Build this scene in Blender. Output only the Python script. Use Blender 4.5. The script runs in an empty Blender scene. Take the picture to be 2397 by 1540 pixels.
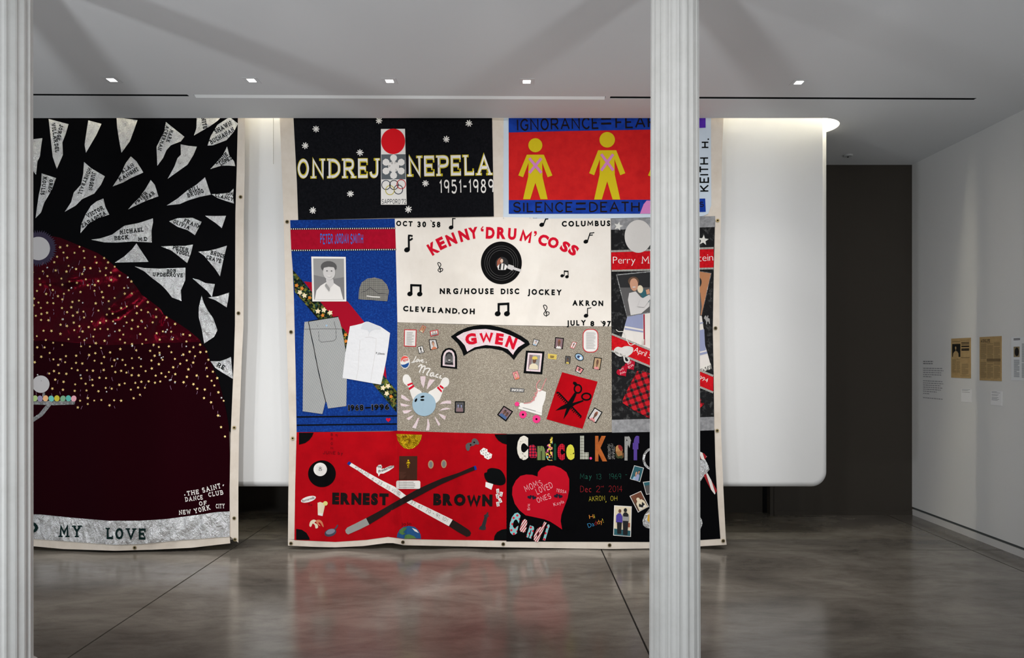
import bpy, bmesh, math, random
from mathutils import Vector
from mathutils.geometry import tessellate_polygon
random.seed(7)
sc = bpy.context.scene
COL = sc.collection

# ---------------------------------------------------------------- camera
FPX, CX, CY, CAMH = 1598.0, 1205.0, 844.0, 1.6      # focal length and vanishing point in a 2397x1540 frame
cam = bpy.data.cameras.new('camera'); cam.lens = 24; cam.sensor_width = 36; cam.sensor_fit = 'HORIZONTAL'
cam.shift_x = (2397/2-CX)/2397; cam.shift_y = (CY-1540/2)/2397
co = bpy.data.objects.new('camera', cam); COL.objects.link(co)
co.location = (0, 0, CAMH); co.rotation_euler = (math.pi/2, 0, 0); sc.camera = co

# ---------------------------------------------------------------- world, lights, exposure
w = bpy.data.worlds.new('world'); sc.world = w; w.use_nodes = True
w.node_tree.nodes['Background'].inputs[0].default_value = (0.93, 0.97, 1.0, 1)
w.node_tree.nodes['Background'].inputs[1].default_value = 0.12
sc.view_settings.view_transform = 'Standard'; sc.view_settings.look = 'None'
sc.view_settings.gamma = 1; sc.view_settings.use_curve_mapping = False
sc.view_settings.exposure = 0.84
CEIL = CAMH+2.03
def lamp(kind, name, loc, target, energy, col=(1, 1, 1), size=.1, angle=60, blend=1.0):
    d = bpy.data.lights.new(name, kind); d.energy = energy; d.color = col
    if kind == 'SPOT': d.spot_size = math.radians(angle); d.spot_blend = blend; d.shadow_soft_size = size
    if kind == 'AREA': d.shape = 'DISK'; d.size = size
    o = bpy.data.objects.new(name, d); COL.objects.link(o); o.location = loc
    o.rotation_euler = (Vector(target)-Vector(loc)).to_track_quat('-Z', 'Y').to_euler(); return o
# added fill spots, unseen just above the frame, to brighten the quilts
for X, E in ((-3.9, 20), (-2.6, 20), (-1.3, 22), (-0.1, 24), (1.1, 26), (2.2, 26)):
    lamp('SPOT', 'fill_spot', (X, 3.45, CEIL-.12), (X*.97, 5.8, 1.5), E, (1.0, .985, .96), .06, 112, 1.0)
for X, E in ((-3.4, 58), (-2.0, 58), (-.7, 56), (.5, 56), (1.7, 58)):  # second added row, lifts the lower part of the quilts
    lamp('SPOT', 'fill_spot', (X, 3.45, CEIL-.12), (X*.97, 5.8, .05), E, (1.0, .975, .94), .06, 64, 1.0)
# added frontal fill above the camera, keeping column shadows hidden behind the columns
for X, E in ((-.35, 36), (.25, 34)):
    lamp('SPOT', 'fill_spot', (X, .1, CEIL-.12), (X*.5-.75, 5.8, 1.6), E, (1.0, .98, .95), .07, 66, .7)
# floor uplights beside and behind the camera that throw the column shadows on the ceiling
for X, E in ((2.9, 24), (-1.63, 42), (-5.3, 40)):
    lamp('AREA', 'floor_uplight', (X, 0.05, .25), (X*.7, 2.6, 3.6), E, (.93, .97, 1), .42)

# ---------------------------------------------------------------- materials
def lin(v):
    v /= 255.0
    return v/12.92 if v <= .04045 else ((v+.055)/1.055)**2.4
def C(r, g, b, k=1.0): return (min(lin(r)*k, .95), min(lin(g)*k, .95), min(lin(b)*k, .95), 1)
MATS = {}
class NT:
    """small node helper"""
    def __init__(s, m): s.t = m.node_tree; s.n = s.t.nodes; s.l = s.t.links
    def add(s, typ, **kw):
        n = s.n.new(typ)
        for k, v in kw.items():
            if k.startswith('i_'):
                key = k[2:]; n.inputs[int(key) if key.isdigit() else key].default_value = v
            else: setattr(n, k, v)
        return n
    def link(s, a, b): s.l.new(a, b)
    def coord(s, sc=(1, 1, 1), rot=(0, 0, 0)):
        tc = s.add('ShaderNodeTexCoord'); mp = s.add('ShaderNodeMapping')
        mp.inputs['Scale'].default_value = sc; mp.inputs['Rotation'].default_value = rot
        s.link(tc.outputs['Object'], mp.inputs['Vector']); return mp.outputs[0]
    def ramp(s, src, stops, interp='LINEAR'):
        r = s.add('ShaderNodeValToRGB'); cr = r.color_ramp; cr.interpolation = interp
        while len(cr.elements) < len(stops): cr.elements.new(.5)
        for e, (p, c) in zip(cr.elements, stops): e.position = p; e.color = c
        s.link(src, r.inputs[0]); return r.outputs[0]
    def mix(s, fac, a, b, mode='MIX'):
        m = s.add('ShaderNodeMix', data_type='RGBA', blend_type=mode)
        for sock, v in ((m.inputs[0], fac), (m.inputs[6], a), (m.inputs[7], b)):
            if hasattr(v, 'is_output'): s.link(v, sock)
            else: sock.default_value = v
        return m.outputs[2]
    def math(s, op, a, b=None):
        m = s.add('ShaderNodeMath', operation=op)
        for i, v in enumerate((a, b)):
            if v is None: continue
            if hasattr(v, 'is_output'): s.link(v, m.inputs[i])
            else: m.inputs[i].default_value = v
        return m.outputs[0]
def M(name, col, rough=.85, metal=0.0, sheen=0, sheen_col=None, mottle=None, bump=None, spec=.25, emit=0, pat=None, coat=0):
    if name in MATS: return MATS[name]
    m = bpy.data.materials.new(name); m.use_nodes = True; MATS[name] = m
    t = NT(m); b = t.n['Principled BSDF']; I = b.inputs
    I['Base Color'].default_value = col; I['Roughness'].default_value = rough; I['Metallic'].default_value = metal
    I['Specular IOR Level'].default_value = spec
    if coat: I['Coat Weight'].default_value = coat; I['Coat Roughness'].default_value = .12
    if sheen:
        I['Sheen Weight'].default_value = sheen; I['Sheen Roughness'].default_value = .35
        I['Sheen Tint'].default_value = sheen_col or col
    if emit: I['Emission Color'].default_value = col; I['Emission Strength'].default_value = emit
    if mottle:                                       # (scale, other colour, low, high)
        n = t.add('ShaderNodeTexNoise', i_Scale=mottle[0], i_Detail=6.0, i_Roughness=.65); t.link(t.coord(), n.inputs['Vector'])
        t.link(t.ramp(n.outputs[0], [(mottle[2], col), (mottle[3], mottle[1])]), I['Base Color'])
    if pat: t.link(pat(t), I['Base Color'])
    if bump:                                         # (scale, strength, distance)
        last = None
        for bs in (bump if isinstance(bump, list) else [bump]):
            n = t.add('ShaderNodeTexNoise', i_Scale=bs[0], i_Detail=3.0); t.link(t.coord((1, 1, bs[3]) if len(bs) > 3 else (1, 1, 1), (0, .35, 0) if len(bs) > 3 else (0, 0, 0)), n.inputs['Vector'])
            bp = t.add('ShaderNodeBump', i_Strength=bs[1], i_Distance=bs[2]); t.link(n.outputs[0], bp.inputs['Height'])
            if last: t.link(last, bp.inputs['Normal'])
            last = bp.outputs[0]
        t.link(last, I['Normal'])
    return m
def cloth(name, r, g, b, **kw):
    kw.setdefault('bump', [(5, .5, .05, .45), (420, .25, .002)]); kw.setdefault('rough', .9); kw.setdefault('spec', .1 if max(r, g, b) > 60 else .04)
    return M(name, C(r, g, b), **kw)
def stripes(ca, cb, freq, ang, duty=.5, soft=.03):
    def f(t):
        v = t.coord((1, 1, 1), (0, ang, 0)); sx = t.add('ShaderNodeSeparateXYZ'); t.link(v, sx.inputs[0])
        fr = t.math('FRACT', t.math('MULTIPLY', sx.outputs[0], freq))
        return t.ramp(fr, [(0, ca), (max(0, duty-soft), ca), (duty, cb), (1-soft, cb)] if True else [])
    return f
def dots(ca, cb, freq, rad, ang=0.6):
    def f(t):
        v = t.coord((freq, freq, freq), (0, ang, 0)); sx = t.add('ShaderNodeSeparateXYZ'); t.link(v, sx.inputs[0])
        a = t.math('SUBTRACT', t.math('FRACT', sx.outputs[0]), .5); b = t.math('SUBTRACT', t.math('FRACT', sx.outputs[2]), .5)
        d = t.math('SQRT', t.math('ADD', t.math('MULTIPLY', a, a), t.math('MULTIPLY', b, b)))
        return t.ramp(d, [(0, cb), (rad-.02, cb), (rad+.02, ca), (1, ca)])
    return f
def plaid(cols, freq, ang=0):
    def f(t):
        v = t.coord((freq, freq, freq), (0, ang, 0)); sx = t.add('ShaderNodeSeparateXYZ'); t.link(v, sx.inputs[0])
        a = t.ramp(t.math('FRACT', sx.outputs[0]), [(0, (0, 0, 0, 1)), (.55, (1, 1, 1, 1)), (.9, (.4, .4, .4, 1))], 'CONSTANT')
        b = t.ramp(t.math('FRACT', sx.outputs[2]), [(0, (0, 0, 0, 1)), (.55, (1, 1, 1, 1)), (.9, (.4, .4, .4, 1))], 'CONSTANT')
        s = t.math('MULTIPLY', t.math('ADD', a, b), .5)
        return t.ramp(s, [(0, cols[0]), (.24, cols[1]), (.55, cols[2]), (.8, cols[3])], 'CONSTANT')
    return f
def flecks(ca, cb, scale, thr, stretch=(1, 1, 1), ang=0):
    def f(t):
        v = t.add('ShaderNodeTexVoronoi', i_Scale=scale); t.link(t.coord(stretch, (0, ang, 0)), v.inputs['Vector'])
        return t.ramp(v.outputs['Distance'], [(thr-.08, cb), (thr+.08, ca)])
    return f
def cells(cols, scale):
    def f(t):
        n = t.add('ShaderNodeTexNoise', i_Scale=scale*.8, i_Detail=2.0); t.link(t.coord(), n.inputs['Vector'])
        v = t.add('ShaderNodeTexVoronoi', i_Scale=scale)
        vm = t.add('ShaderNodeVectorMath', operation='MULTIPLY_ADD'); t.link(n.outputs['Color'], vm.inputs[0])
        vm.inputs[1].default_value = (.03, .03, .03); t.link(t.coord(), vm.inputs[2]); t.link(vm.outputs[0], v.inputs['Vector'])
        s = t.add('ShaderNodeSeparateColor'); t.link(v.outputs['Color'], s.inputs[0])
        k = len(cols)
        return t.ramp(s.outputs[0], [(i/k, c) for i, c in enumerate(cols)], 'CONSTANT')
    return f

# ---------------------------------------------------------------- object helpers
def tag(o, label=None, cat=None, group=None, kind=None):
    for k, v in (('label', label), ('category', cat), ('group', group), ('kind', kind)):
        if v: o[k] = v
    return o
def empty(name, loc, label=None, cat=None, group=None, kind=None):
    o = bpy.data.objects.new(name, None); COL.objects.link(o); o.location = loc; o.empty_display_size = .1
    return tag(o, label, cat, group, kind)
def origin(o):
    v = Vector((0, 0, 0))
    while o: v = v+o.location; o = o.parent
    return v
def link(name, me, mats, parent=None):
    for m in (mats if isinstance(mats, (list, tuple)) else [mats]): me.materials.append(m)
    o = bpy.data.objects.new(name, me); COL.objects.link(o)
    if parent: o.parent = parent
    return o
def mesh(name, vs, fs, mats, parent=None, mi=None, smooth=False):
    b = origin(parent) if parent else Vector((0, 0, 0))
    me = bpy.data.meshes.new(name); me.from_pydata([Vector(v)-b for v in vs], [], fs)
    if mi: me.polygons.foreach_set('material_index', mi)
    if smooth: me.polygons.foreach_set('use_smooth', [True]*len(fs))
    me.update(); return link(name, me, mats, parent)
def box_data(x0, x1, y0, y1, z0, z1):
    v = [(x, y, z) for x in (x0, x1) for y in (y0, y1) for z in (z0, z1)]
    return v, [(0, 1, 3, 2), (4, 6, 7, 5), (0, 4, 5, 1), (2, 3, 7, 6), (0, 2, 6, 4), (1, 5, 7, 3)]
def box(name, x0, x1, y0, y1, z0, z1, mat, parent=None):
    v, f = box_data(x0, x1, y0, y1, z0, z1); return mesh(name, v, f, mat, parent)
def bevel_box(name, x0, x1, y0, y1, z0, z1, r, mat, parent=None, seg=2):
    bm = bmesh.new(); v, f = box_data(x0, x1, y0, y1, z0, z1); b = origin(parent) if parent else Vector((0, 0, 0))
    vv = [bm.verts.new(Vector(p)-b) for p in v]
    for q in f: bm.faces.new([vv[i] for i in q])
    bmesh.ops.recalc_face_normals(bm, faces=bm.faces)
    bmesh.ops.bevel(bm, geom=bm.edges[:], offset=r, segments=seg, affect='EDGES', profile=.5)
    me = bpy.data.meshes.new(name); bm.to_mesh(me); bm.free(); return link(name, me, mat, parent)

# ---------------------------------------------------------------- the setting
concrete = M('polished_concrete', C(120, 112, 104), rough=.2, spec=.42)
def _conc(m):
    t = NT(m); b = t.n['Principled BSDF']
    n1 = t.add('ShaderNodeTexNoise', i_Scale=.9, i_Detail=8.0, i_Roughness=.62, i_Distortion=.6); t.link(t.coord((1, 1.6, 1)), n1.inputs['Vector'])
    n2 = t.add('ShaderNodeTexNoise', i_Scale=5.0, i_Detail=9.0, i_Roughness=.7, i_Distortion=.5); t.link(t.coord((.6, 1.8, 1)), n2.inputs['Vector'])
    n3 = t.add('ShaderNodeTexNoise', i_Scale=120.0, i_Detail=3.0); t.link(t.coord(), n3.inputs['Vector'])
    a = t.ramp(n1.outputs[0], [(.3, C(94, 89, 83)), (.5, C(119, 113, 105)), (.72, C(146, 140, 131))])
    bb = t.ramp(n2.outputs[0], [(.3, (.55, .53, .52, 1)), (.55, (1, 1, 1, 1)), (.8, (1.0, .98, .95, 1))])
    cc = t.mix(.7, a, bb, 'MULTIPLY'); d = t.ramp(n3.outputs[0], [(.3, (.86, .86, .86, 1)), (.7, (1, 1, 1, 1))])
    t.link(t.mix(.6, cc, d, 'MULTIPLY'), b.inputs['Base Color'])
    t.link(t.ramp(n2.outputs[0], [(.25, (.24, .24, .24, 1)), (.75, (.13, .13, .13, 1))]), b.inputs['Roughness'])
    bp = t.add('ShaderNodeBump', i_Strength=.06, i_Distance=.01); t.link(n1.outputs[0], bp.inputs['Height']); t.link(bp.outputs[0], b.inputs['Normal'])
_conc(concrete)
paint = M('white_paint', (.72, .72, .715, 1), rough=.75, bump=(160, .08, .002))
ceil_m = M('ceiling_paint', (.66, .67, .68, 1), rough=.85, bump=(120, .06, .002))
panel_m = M('white_partition_paint', (.76, .76, .755, 1), rough=.6, bump=(140, .05, .002))
dark_wall = M('dark_brown_wall_paint', C(64, 59, 53), rough=.7, spec=.2, bump=(90, .08, .002))
groove_m = M('dark_joint', C(40, 37, 35), rough=.9)
black_m = M('black_recess', C(8, 9, 10), rough=.9)
base_m = M('baseboard_paint', (.62, .61, .60, 1), rough=.5)
reveal_m = M('grey_reveal', C(88, 92, 92), rough=.6)

XW, DB = 4.12, 7.08                                   # right wall, back wall
X0, Y0 = -6.8, -3.0
fl = box('floor', X0, XW+.1, Y0, DB+.3, -.12, -.012, groove_m); tag(fl, kind='structure')
gx = [X0, -5.54, -2.405, .733, 3.857, XW+.1]; gy = [Y0, -.5, 2.63, 5.765, DB+.3]; J = .0055
for i in range(len(gx)-1):
    for j in range(len(gy)-1):
        box('concrete_slab', gx[i]+J, gx[i+1]-J, gy[j]+J, gy[j+1]-J, -.0119, 0, concrete, fl)
wr = box('wall_right', XW, XW+.1, Y0, DB+.12, .085, CEIL+.05, paint); tag(wr, kind='structure')
rv = box('trim_1', XW+.014, XW+.1, Y0, DB+.1, .06, .085, reveal_m); tag(rv, kind='structure')
br = box('baseboard_right', XW+.002, XW+.1, Y0, DB+.1, 0, .061, base_m); tag(br, kind='structure')
wb = box('wall_back', 2.69, XW+.1, DB, DB+.12, .042, CEIL+.05, dark_wall); tag(wb, kind='structure')
bb = box('baseboard_back', 2.69, XW, DB-.006, DB+.1, 0, .042, dark_wall); tag(bb, kind='structure')
wb2 = box('wall_back_recess', X0, 2.69, DB+.11, DB+.2, 0, CEIL+.05, dark_wall); tag(wb2, kind='structure')
jb = box('trim_2', 2.652, 2.69, DB+.01, DB+.14, 0, CEIL+.02, dark_wall); tag(jb, kind='structure')
gp = box('trim_3', 2.61, 2.652, DB+.1, DB+.112, 0, CEIL+.02, black_m); tag(gp, kind='structure')
wl = box('wall_left', X0-.1, X0, Y0, DB+.2, 0, CEIL+.05, paint); tag(wl, kind='structure')

# ceiling with its recesses
def DC(y): return 2.03*FPX/(CY-y)                     # depth of a ceiling point seen at pixel row y
slotA, slotB = (-3.71, 5.215), (3.576, 5.30)
def sl(X): return slotA[1]+(slotB[1]-slotA[1])*(X-slotA[0])/(slotB[0]-slotA[0])
SW = .02
def slot_loop(xa, xb): return [(xa, sl(xa)-SW), (xb, sl(xb)-SW), (xb, sl(xb)+SW), (xa, sl(xa)+SW)]
slots = [slot_loop(-6.2, -2.50), slot_loop(-2.455, .70), slot_loop(.735, 3.576)]
DLX = [(262, 187), (589, 188), (912, 189.5), (1233, 191), (1870, 193)]
lights = []
for px, py in DLX:
    D = DC(py); lights.append(((px-CX)/FPX*D, D))
AP = .029
lloops = [[(x-AP, y-AP), (x+AP, y-AP), (x+AP, y+AP), (x-AP, y+AP)] for x, y in lights]
CR, CCX, CY0 = .23, 2.575, 5.945                      # cove: rounded slot the partition rises into
cove = [(-6.4, CY0-CR)]+[(CCX+CR*math.cos(a), CY0+CR*math.sin(a)) for a in [math.radians(-90+180*k/28) for k in range(29)]]+[(-6.4, CY0+CR)]
outer = [(X0, Y0), (XW+.1, Y0), (XW+.1, DB+.3), (X0, DB+.3)]
loops = [outer]+slots+lloops+[cove]
pts = [p for L in loops for p in L]
tri = tessellate_polygon([[Vector((p[0], p[1], 0)) for p in L] for L in loops])
vs = [(p[0], p[1], CEIL) for p in pts]; fs = [tuple(t) for t in tri]
def norm_down(vs, fs):
    out = []
    for f in fs:
        a, b, c = (Vector(vs[i]) for i in f[:3]); out.append(f if (b-a).cross(c-a).z < 0 else f[::-1])
    return out
fs = norm_down(vs, fs); ns = len(vs)
depth = [0]+[.09]*3+[.02]*len(lloops)+[.34]
k = 0
for li, L in enumerate(loops):
    h = depth[li] or .1
    base = len(vs); vs += [(p[0], p[1], CEIL+h) for p in L]
    for i in range(len(L)):
        j = (i+1) % len(L); fs.append((k+i, k+j, base+j, base+i))
    if li: fs.append(tuple(range(base, base+len(L))))
    k += len(L)
ce = mesh('ceiling', vs, fs, ceil_m); tag(ce, kind='structure')
for nm, (xa, xb) in (('trim_4', (-6.2, -2.50)), ('trim_5', (.735, 3.576))):       # black channel liner in the open slots
    L = slot_loop(xa+.001, xb-.001); e = .001
    v = [(p[0], p[1]+(e if i < 2 else -e), CEIL+z) for z in (.002, .085) for i, p in enumerate(L)]
    tag(mesh(nm, v, [(0, 1, 5, 4), (1, 2, 6, 5), (2, 3, 7, 6), (3, 0, 4, 7), (4, 5, 6, 7)], black_m), kind='structure')
L = slot_loop(-2.45, .695)                                                        # white cover closing the middle slot, its tilt added to catch more light
v = [(L[0][0], L[0][1]+.003, CEIL+.002), (L[1][0], L[1][1]+.003, CEIL+.002), (L[2][0], L[2][1]-.002, CEIL-.010), (L[3][0], L[3][1]-.002, CEIL-.010)]
v += [(a, b, CEIL+.03) for a, b, c in v]
tag(mesh('trim_6', v, [(0, 1, 2, 3), (0, 1, 5, 4), (1, 2, 6, 5), (2, 3, 7, 6), (3, 0, 4, 7), (4, 5, 6, 7)],
     M('slot_cover_white', (.86, .88, .88, 1), rough=.4)), kind='structure')
strip_m = M('cove_led', (1, .93, .74, 1), emit=30.0); strip_f = M('cove_led_front', (1, .90, .70, 1), emit=5.0)
box('light_strip', -6.3, 2.62, CY0+CR-.05, CY0+CR-.02, CEIL+.26, CEIL+.3, strip_m, ce)
box('light_strip', -6.3, 2.70, CY0-.075, CY0-.045, CEIL+.30, CEIL+.33, strip_f, ce)
box('light_strip', 2.725, 2.75, CY0-.10, CY0+.12, CEIL+.27, CEIL+.30, strip_m, ce)

# white partition hanging out of the cove, rounded corners and edges
def partition():
    x1, z0, z1, y0, y1, R, r = 2.717, .502, CEIL+.25, 5.915, 6.115, .13, .05
    def loop(d, y):
        rr = R-d*.6; xr, zb = x1-d, z0+d
        P = [(-6.5, y, z1), (-6.5, y, zb)]
        P += [(xr-rr+rr*math.sin(a), y, zb+rr-rr*math.cos(a)) for a in [math.pi/2*k/10 for k in range(11)]]
        return P+[(xr, y, z1)]
    vs, fs, rows = [], [], []
    prof = [(r*(1-math.sin(a)), y0+r*(1-math.cos(a))) for a in [math.pi/2*k/10 for k in range(11)]]
    prof += [(d, y1-(y-y0)) for d, y in reversed(prof)]
    for d, y in prof:
        L = loop(d, y); rows.append(range(len(vs), len(vs)+len(L))); vs += L
    n = len(rows[0])
    for a, b in zip(rows, rows[1:]):
        for i in range(n): fs.append((a[i], b[i], b[(i+1) % n], a[(i+1) % n]))
    nsm = len(fs)
    fs.append(tuple(rows[0])); fs.append(tuple(reversed(rows[-1])))
    o = mesh('wall_partition', vs, fs, panel_m); tag(o, 'white hanging partition wall with rounded corners behind the quilts', kind='structure')
    for i, p in enumerate(o.data.polygons): p.use_smooth = i < nsm
partition()

# fluted iron columns
col_m = M('column_enamel', (.74, .735, .715, 1), rough=.45, mottle=(6, (.66, .655, .63, 1), .45, .75), bump=(35, .12, .004))
def column(name, X, D, rb, rt, label, phase):
    r = empty(name, (X, D, 0), label, 'column')
    nf, sub = 18, 10
    prof = []
    for i in range(nf*sub):
        t = (i % sub)/sub; a = 2*math.pi*i/(nf*sub)+phase
        d = 0 if t < .2 else math.sin(math.pi*(t-.2)/.8)**.8
        prof.append((a, .0105*d))
    vs, fs = [], []
    zs = [.07, .6, 1.2, 1.8, 2.4, 3.0, CEIL-.1]
    for z in zs:
        R = rb+(rt-rb)*(z/CEIL)
        vs += [(X+(R-d)*math.cos(a), D+(R-d)*math.sin(a), z) for a, d in prof]
    n = len(prof)
    for k in range(len(zs)-1):
        for i in range(n): fs.append((k*n+i, k*n+(i+1) % n, (k+1)*n+(i+1) % n, (k+1)*n+i))
    mesh('shaft', vs, fs, col_m, r)
    def lathe(nm, prof2):
        vs, fs, n = [], [], 48
        for R, z in prof2: vs += [(X+R*math.cos(2*math.pi*i/n), D+R*math.sin(2*math.pi*i/n), z) for i in range(n)]
        for k in range(len(prof2)-1):
            for i in range(n): fs.append((k*n+i, k*n+(i+1) % n, (k+1)*n+(i+1) % n, (k+1)*n+i))
        mesh(nm, vs, fs, col_m, r, smooth=True)
    lathe('base', [(.0, 0.0), (.155, 0), (.155, .03), (.147, .04), (.147, .055), (.132, .065), (.128, .078), (.0, .078)])
    lathe('capital', [(.0, CEIL-.12), (rt, CEIL-.12), (rt+.012, CEIL-.10), (rt+.006, CEIL-.08), (rt+.02, CEIL-.05), (rt+.03, CEIL-.04), (rt+.03, CEIL), (0, CEIL)])
column('fluted_column', .806, 3.44, .1265, .1175, 'white fluted iron column standing in front of the quilt with the record', .05)
column('fluted_column', -2.579, 3.44, .1265, .1245, 'white fluted iron column at the left edge, in front of the black sequined quilt', .16)

# recessed square downlights
trim_m = M('downlight_trim', (.62, .63, .64, 1), rough=.5)
lens_m = M('downlight_lens', (1, .97, .93, 1), emit=14.0)
names = ['leftmost square recessed downlight, above the pennant names of the black quilt', 'second square recessed downlight from the left, above the gap between the quilts',
         'third square recessed downlight, above the red sun emblem', 'square recessed downlight just left of the fluted column that stands before the record quilt', 'rightmost square recessed downlight, above the bare white partition wall']
for (x, y), lb in zip(lights, names):
    r = empty('recessed_downlight', (x, y, CEIL), lb, 'downlight', 'square downlights along the ceiling slot')
    t = .053; e = AP-.002
    vs = [(x+sx*s, y+sy*s, z) for z in (CEIL-.0005, CEIL-.0022) for s in (t, e) for sx, sy in ((-1, -1), (1, -1), (1, 1), (-1, 1))]
    fs = []
    for i in range(4):
        j = (i+1) % 4
        fs += [(i, j, 8+j, 8+i), (8+i, 8+j, 12+j, 12+i), (12+i, 12+j, 4+j, 4+i), (i, 4+i, 4+j, j)]
    mesh('trim', vs, fs, trim_m, r)
    box('lens', x-e, x+e, y-e, y+e, CEIL+.008, CEIL+.016, lens_m, r)
    lo = lamp('SPOT', 'downlight_lamp', (x, y, CEIL-.02), (x, y+.42, 0), 16, (1, .96, .92), .03, 95, 1.0)
    lo.parent = r; lo.location = (0, 0, -.02)

# ---------------------------------------------------------------- quilt tools
# Quilt designs are laid out in the photograph's pixel grid, which at the quilts' hanging plane is a plain scale of about
# 3.6 mm per unit; every piece then gets its own place on the folded cloth and its own thickness.
DQ = 5.78
FR = dict(P=(0, 0, 1), A=(0, 240, 3.85), B=(0, 500, 3.85), C=(0, 840, 3.348), D=(540, 240, 3.745), E=(1160, 240, 4.133), F=(660, 490, 2.853),
          G=(910, 490, 4.439), H=(920, 750, 4.610), I=(1420, 490, 2.853), J=(670, 1000, 4.523), K=(1170, 1000, 4.358),
          M=(1430, 1000, 5.5), N=(1420, 740, 5.7), O=(690, 720, 5.925), Q=(1190, 1000, 5.703), R=(930, 760, 6.16))
def T(fr, pts):
    ox, oy, s = FR[fr]; return [(ox+x/s, oy+y/s) for x, y in pts]
def cl(v): return max(0.0, min(1.0, v))
def sm(v): v = cl(v); return v*v*(3-2*v)
def ridge(x, y, p, q, wd, amp):
    dx, dy = q[0]-p[0], q[1]-p[1]; L2 = dx*dx+dy*dy
    t = ((x-p[0])*dx+(y-p[1])*dy)/L2; tt = cl(t)
    d2 = (x-p[0]-tt*dx)**2+(y-p[1]-tt*dy)**2
    return amp*math.exp(-d2/(wd*wd))
R_MAIN = [((928, 1014), (922, 1190), 6, -.008), ((938, 1120), (942, 1275), 9, .016), ((905, 1100), (900, 1275), 22, -.012), ((1075, 640), (1090, 760), 14, .006), ((1255, 640), (1230, 765), 12, .006),
          ((1000, 560), (985, 740), 14, .004), ((1180, 700), (1195, 765), 10, .006), ((1105, 840), (1110, 1010), 10, .005), ((1150, 850), (1158, 1015), 8, .005),
          ((760, 1020), (745, 1260), 14, .006), ((1300, 1100), (1330, 1230), 10, .006), ((830, 1030), (800, 1120), 12, .005), ((1060, 1030), (1090, 1200), 16, .005)]
def fold_main(x, y):
    t = cl((y-278)/1000)
    f = (.004+.008*t*t)*(math.sin((x-690)/1000*25+1.3*t)+.6*math.sin(x/1000*46-2*t+1))
    f += .004*math.sin(x/1000*31+y/1000*19+.8)*math.sin(y/1000*14-x/1000*6)
    for r in R_MAIN: f += 2.4*ridge(x, y, *r)
    return f
R_LEFT = [((70, 652), (160, 655), 16, 0.0272), ((160, 655), (262, 640), 13, 0.0221), ((140, 632), (222, 618), 7, 0.0170), ((255, 720), (322, 672), 6, 0.0272), ((262, 735), (335, 690), 9, 0.0170), ((190, 720), (255, 722), 14, 0.0170),
          ((362, 785), (380, 733), 5, 0.0204), ((352, 742), (372, 730), 5, 0.0170), ((140, 572), (182, 576), 5, 0.0136), ((150, 770), (290, 720), 12, 0.0119), ((70, 795), (170, 803), 8, 0.0119),
          ((320, 688), (342, 655), 5, 0.0136), ((385, 740), (412, 700), 5, 0.0119), ((430, 560), (470, 520), 5, 0.0102), ((340, 720), (430, 560), 7, 0.0085),
          ((350, 1270), (405, 1225), 7, .012), ((400, 1268), (455, 1212), 8, .014), ((455, 1255), (490, 1208), 7, .012), ((150, 1262), (175, 1225), 7, .008), ((225, 1270), (250, 1225), 7, .009), ((290, 1272), (315, 1225), 6, .008), ((90, 1255), (110, 1215), 6, .008)]
def fold_left(x, y):
    t = cl((y-278)/1000)
    f = (.003+.006*t*t)*(math.sin(x/1000*22+2*t)+.6*math.sin(x/1000*41-3*t+.5))
    for r in R_LEFT:
        if abs(y-(r[0][1]+r[1][1])/2) < 120: f += ridge(x, y, *r)
    return f+.085*sm((y-960)/320)*max(0, math.sin(math.pi*cl((x-20)/545)))**.8
FOLD = [fold_main]
GRID, FCACHE = 8.0, {}
def fold(x, y):
    """cloth relief: grid nodes of the fold function, bilinear in between, so that every layer lies parallel to the one below"""
    i, j = math.floor(x/GRID), math.floor(y/GRID); u, v = x/GRID-i, y/GRID-j; h = []
    for a, b in ((i, j), (i+1, j), (i, j+1), (i+1, j+1)):
        k = (FOLD[0], a, b)
        if k not in FCACHE: FCACHE[k] = FOLD[0](a*GRID, b*GRID)
        h.append(FCACHE[k])
    return (h[0]*(1-u)+h[1]*u)*(1-v)+(h[2]*(1-u)+h[3]*u)*v
def cut(v2, f2):
    """slice a flat piece along the fold grid"""
    x0, x1 = min(p[0] for p in v2), max(p[0] for p in v2); y0, y1 = min(p[1] for p in v2), max(p[1] for p in v2)
    if x1-x0 < GRID*.6 and y1-y0 < GRID*.6: return v2, f2
    bm = bmesh.new(); vv = [bm.verts.new((p[0], p[1], 0)) for p in v2]
    for f in f2:
        try: bm.faces.new([vv[i] for i in f])
        except ValueError: pass
    bm.normal_update()
    for ax, a, b in ((0, x0, x1), (1, y0, y1)):
        for k in range(math.ceil(a/GRID+.02), math.floor(b/GRID-.02)+1):
            c = [0, 0, 0]; c[ax] = k*GRID; no = [0, 0, 0]; no[ax] = 1
            bmesh.ops.bisect_plane(bm, geom=bm.verts[:]+bm.edges[:]+bm.faces[:], plane_co=c, plane_no=no, dist=1e-4)
    bm.verts.index_update()
    v = [(p.co.x, p.co.y) for p in bm.verts]; f = [tuple(x.index for x in g.verts) for g in bm.faces]; bm.free()
    return v, f
def place(x, y, off):
    D = DQ-fold(x, y)-off
    return ((x-CX)/FPX*D, D, CAMH+(CY-y)/FPX*D)
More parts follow.
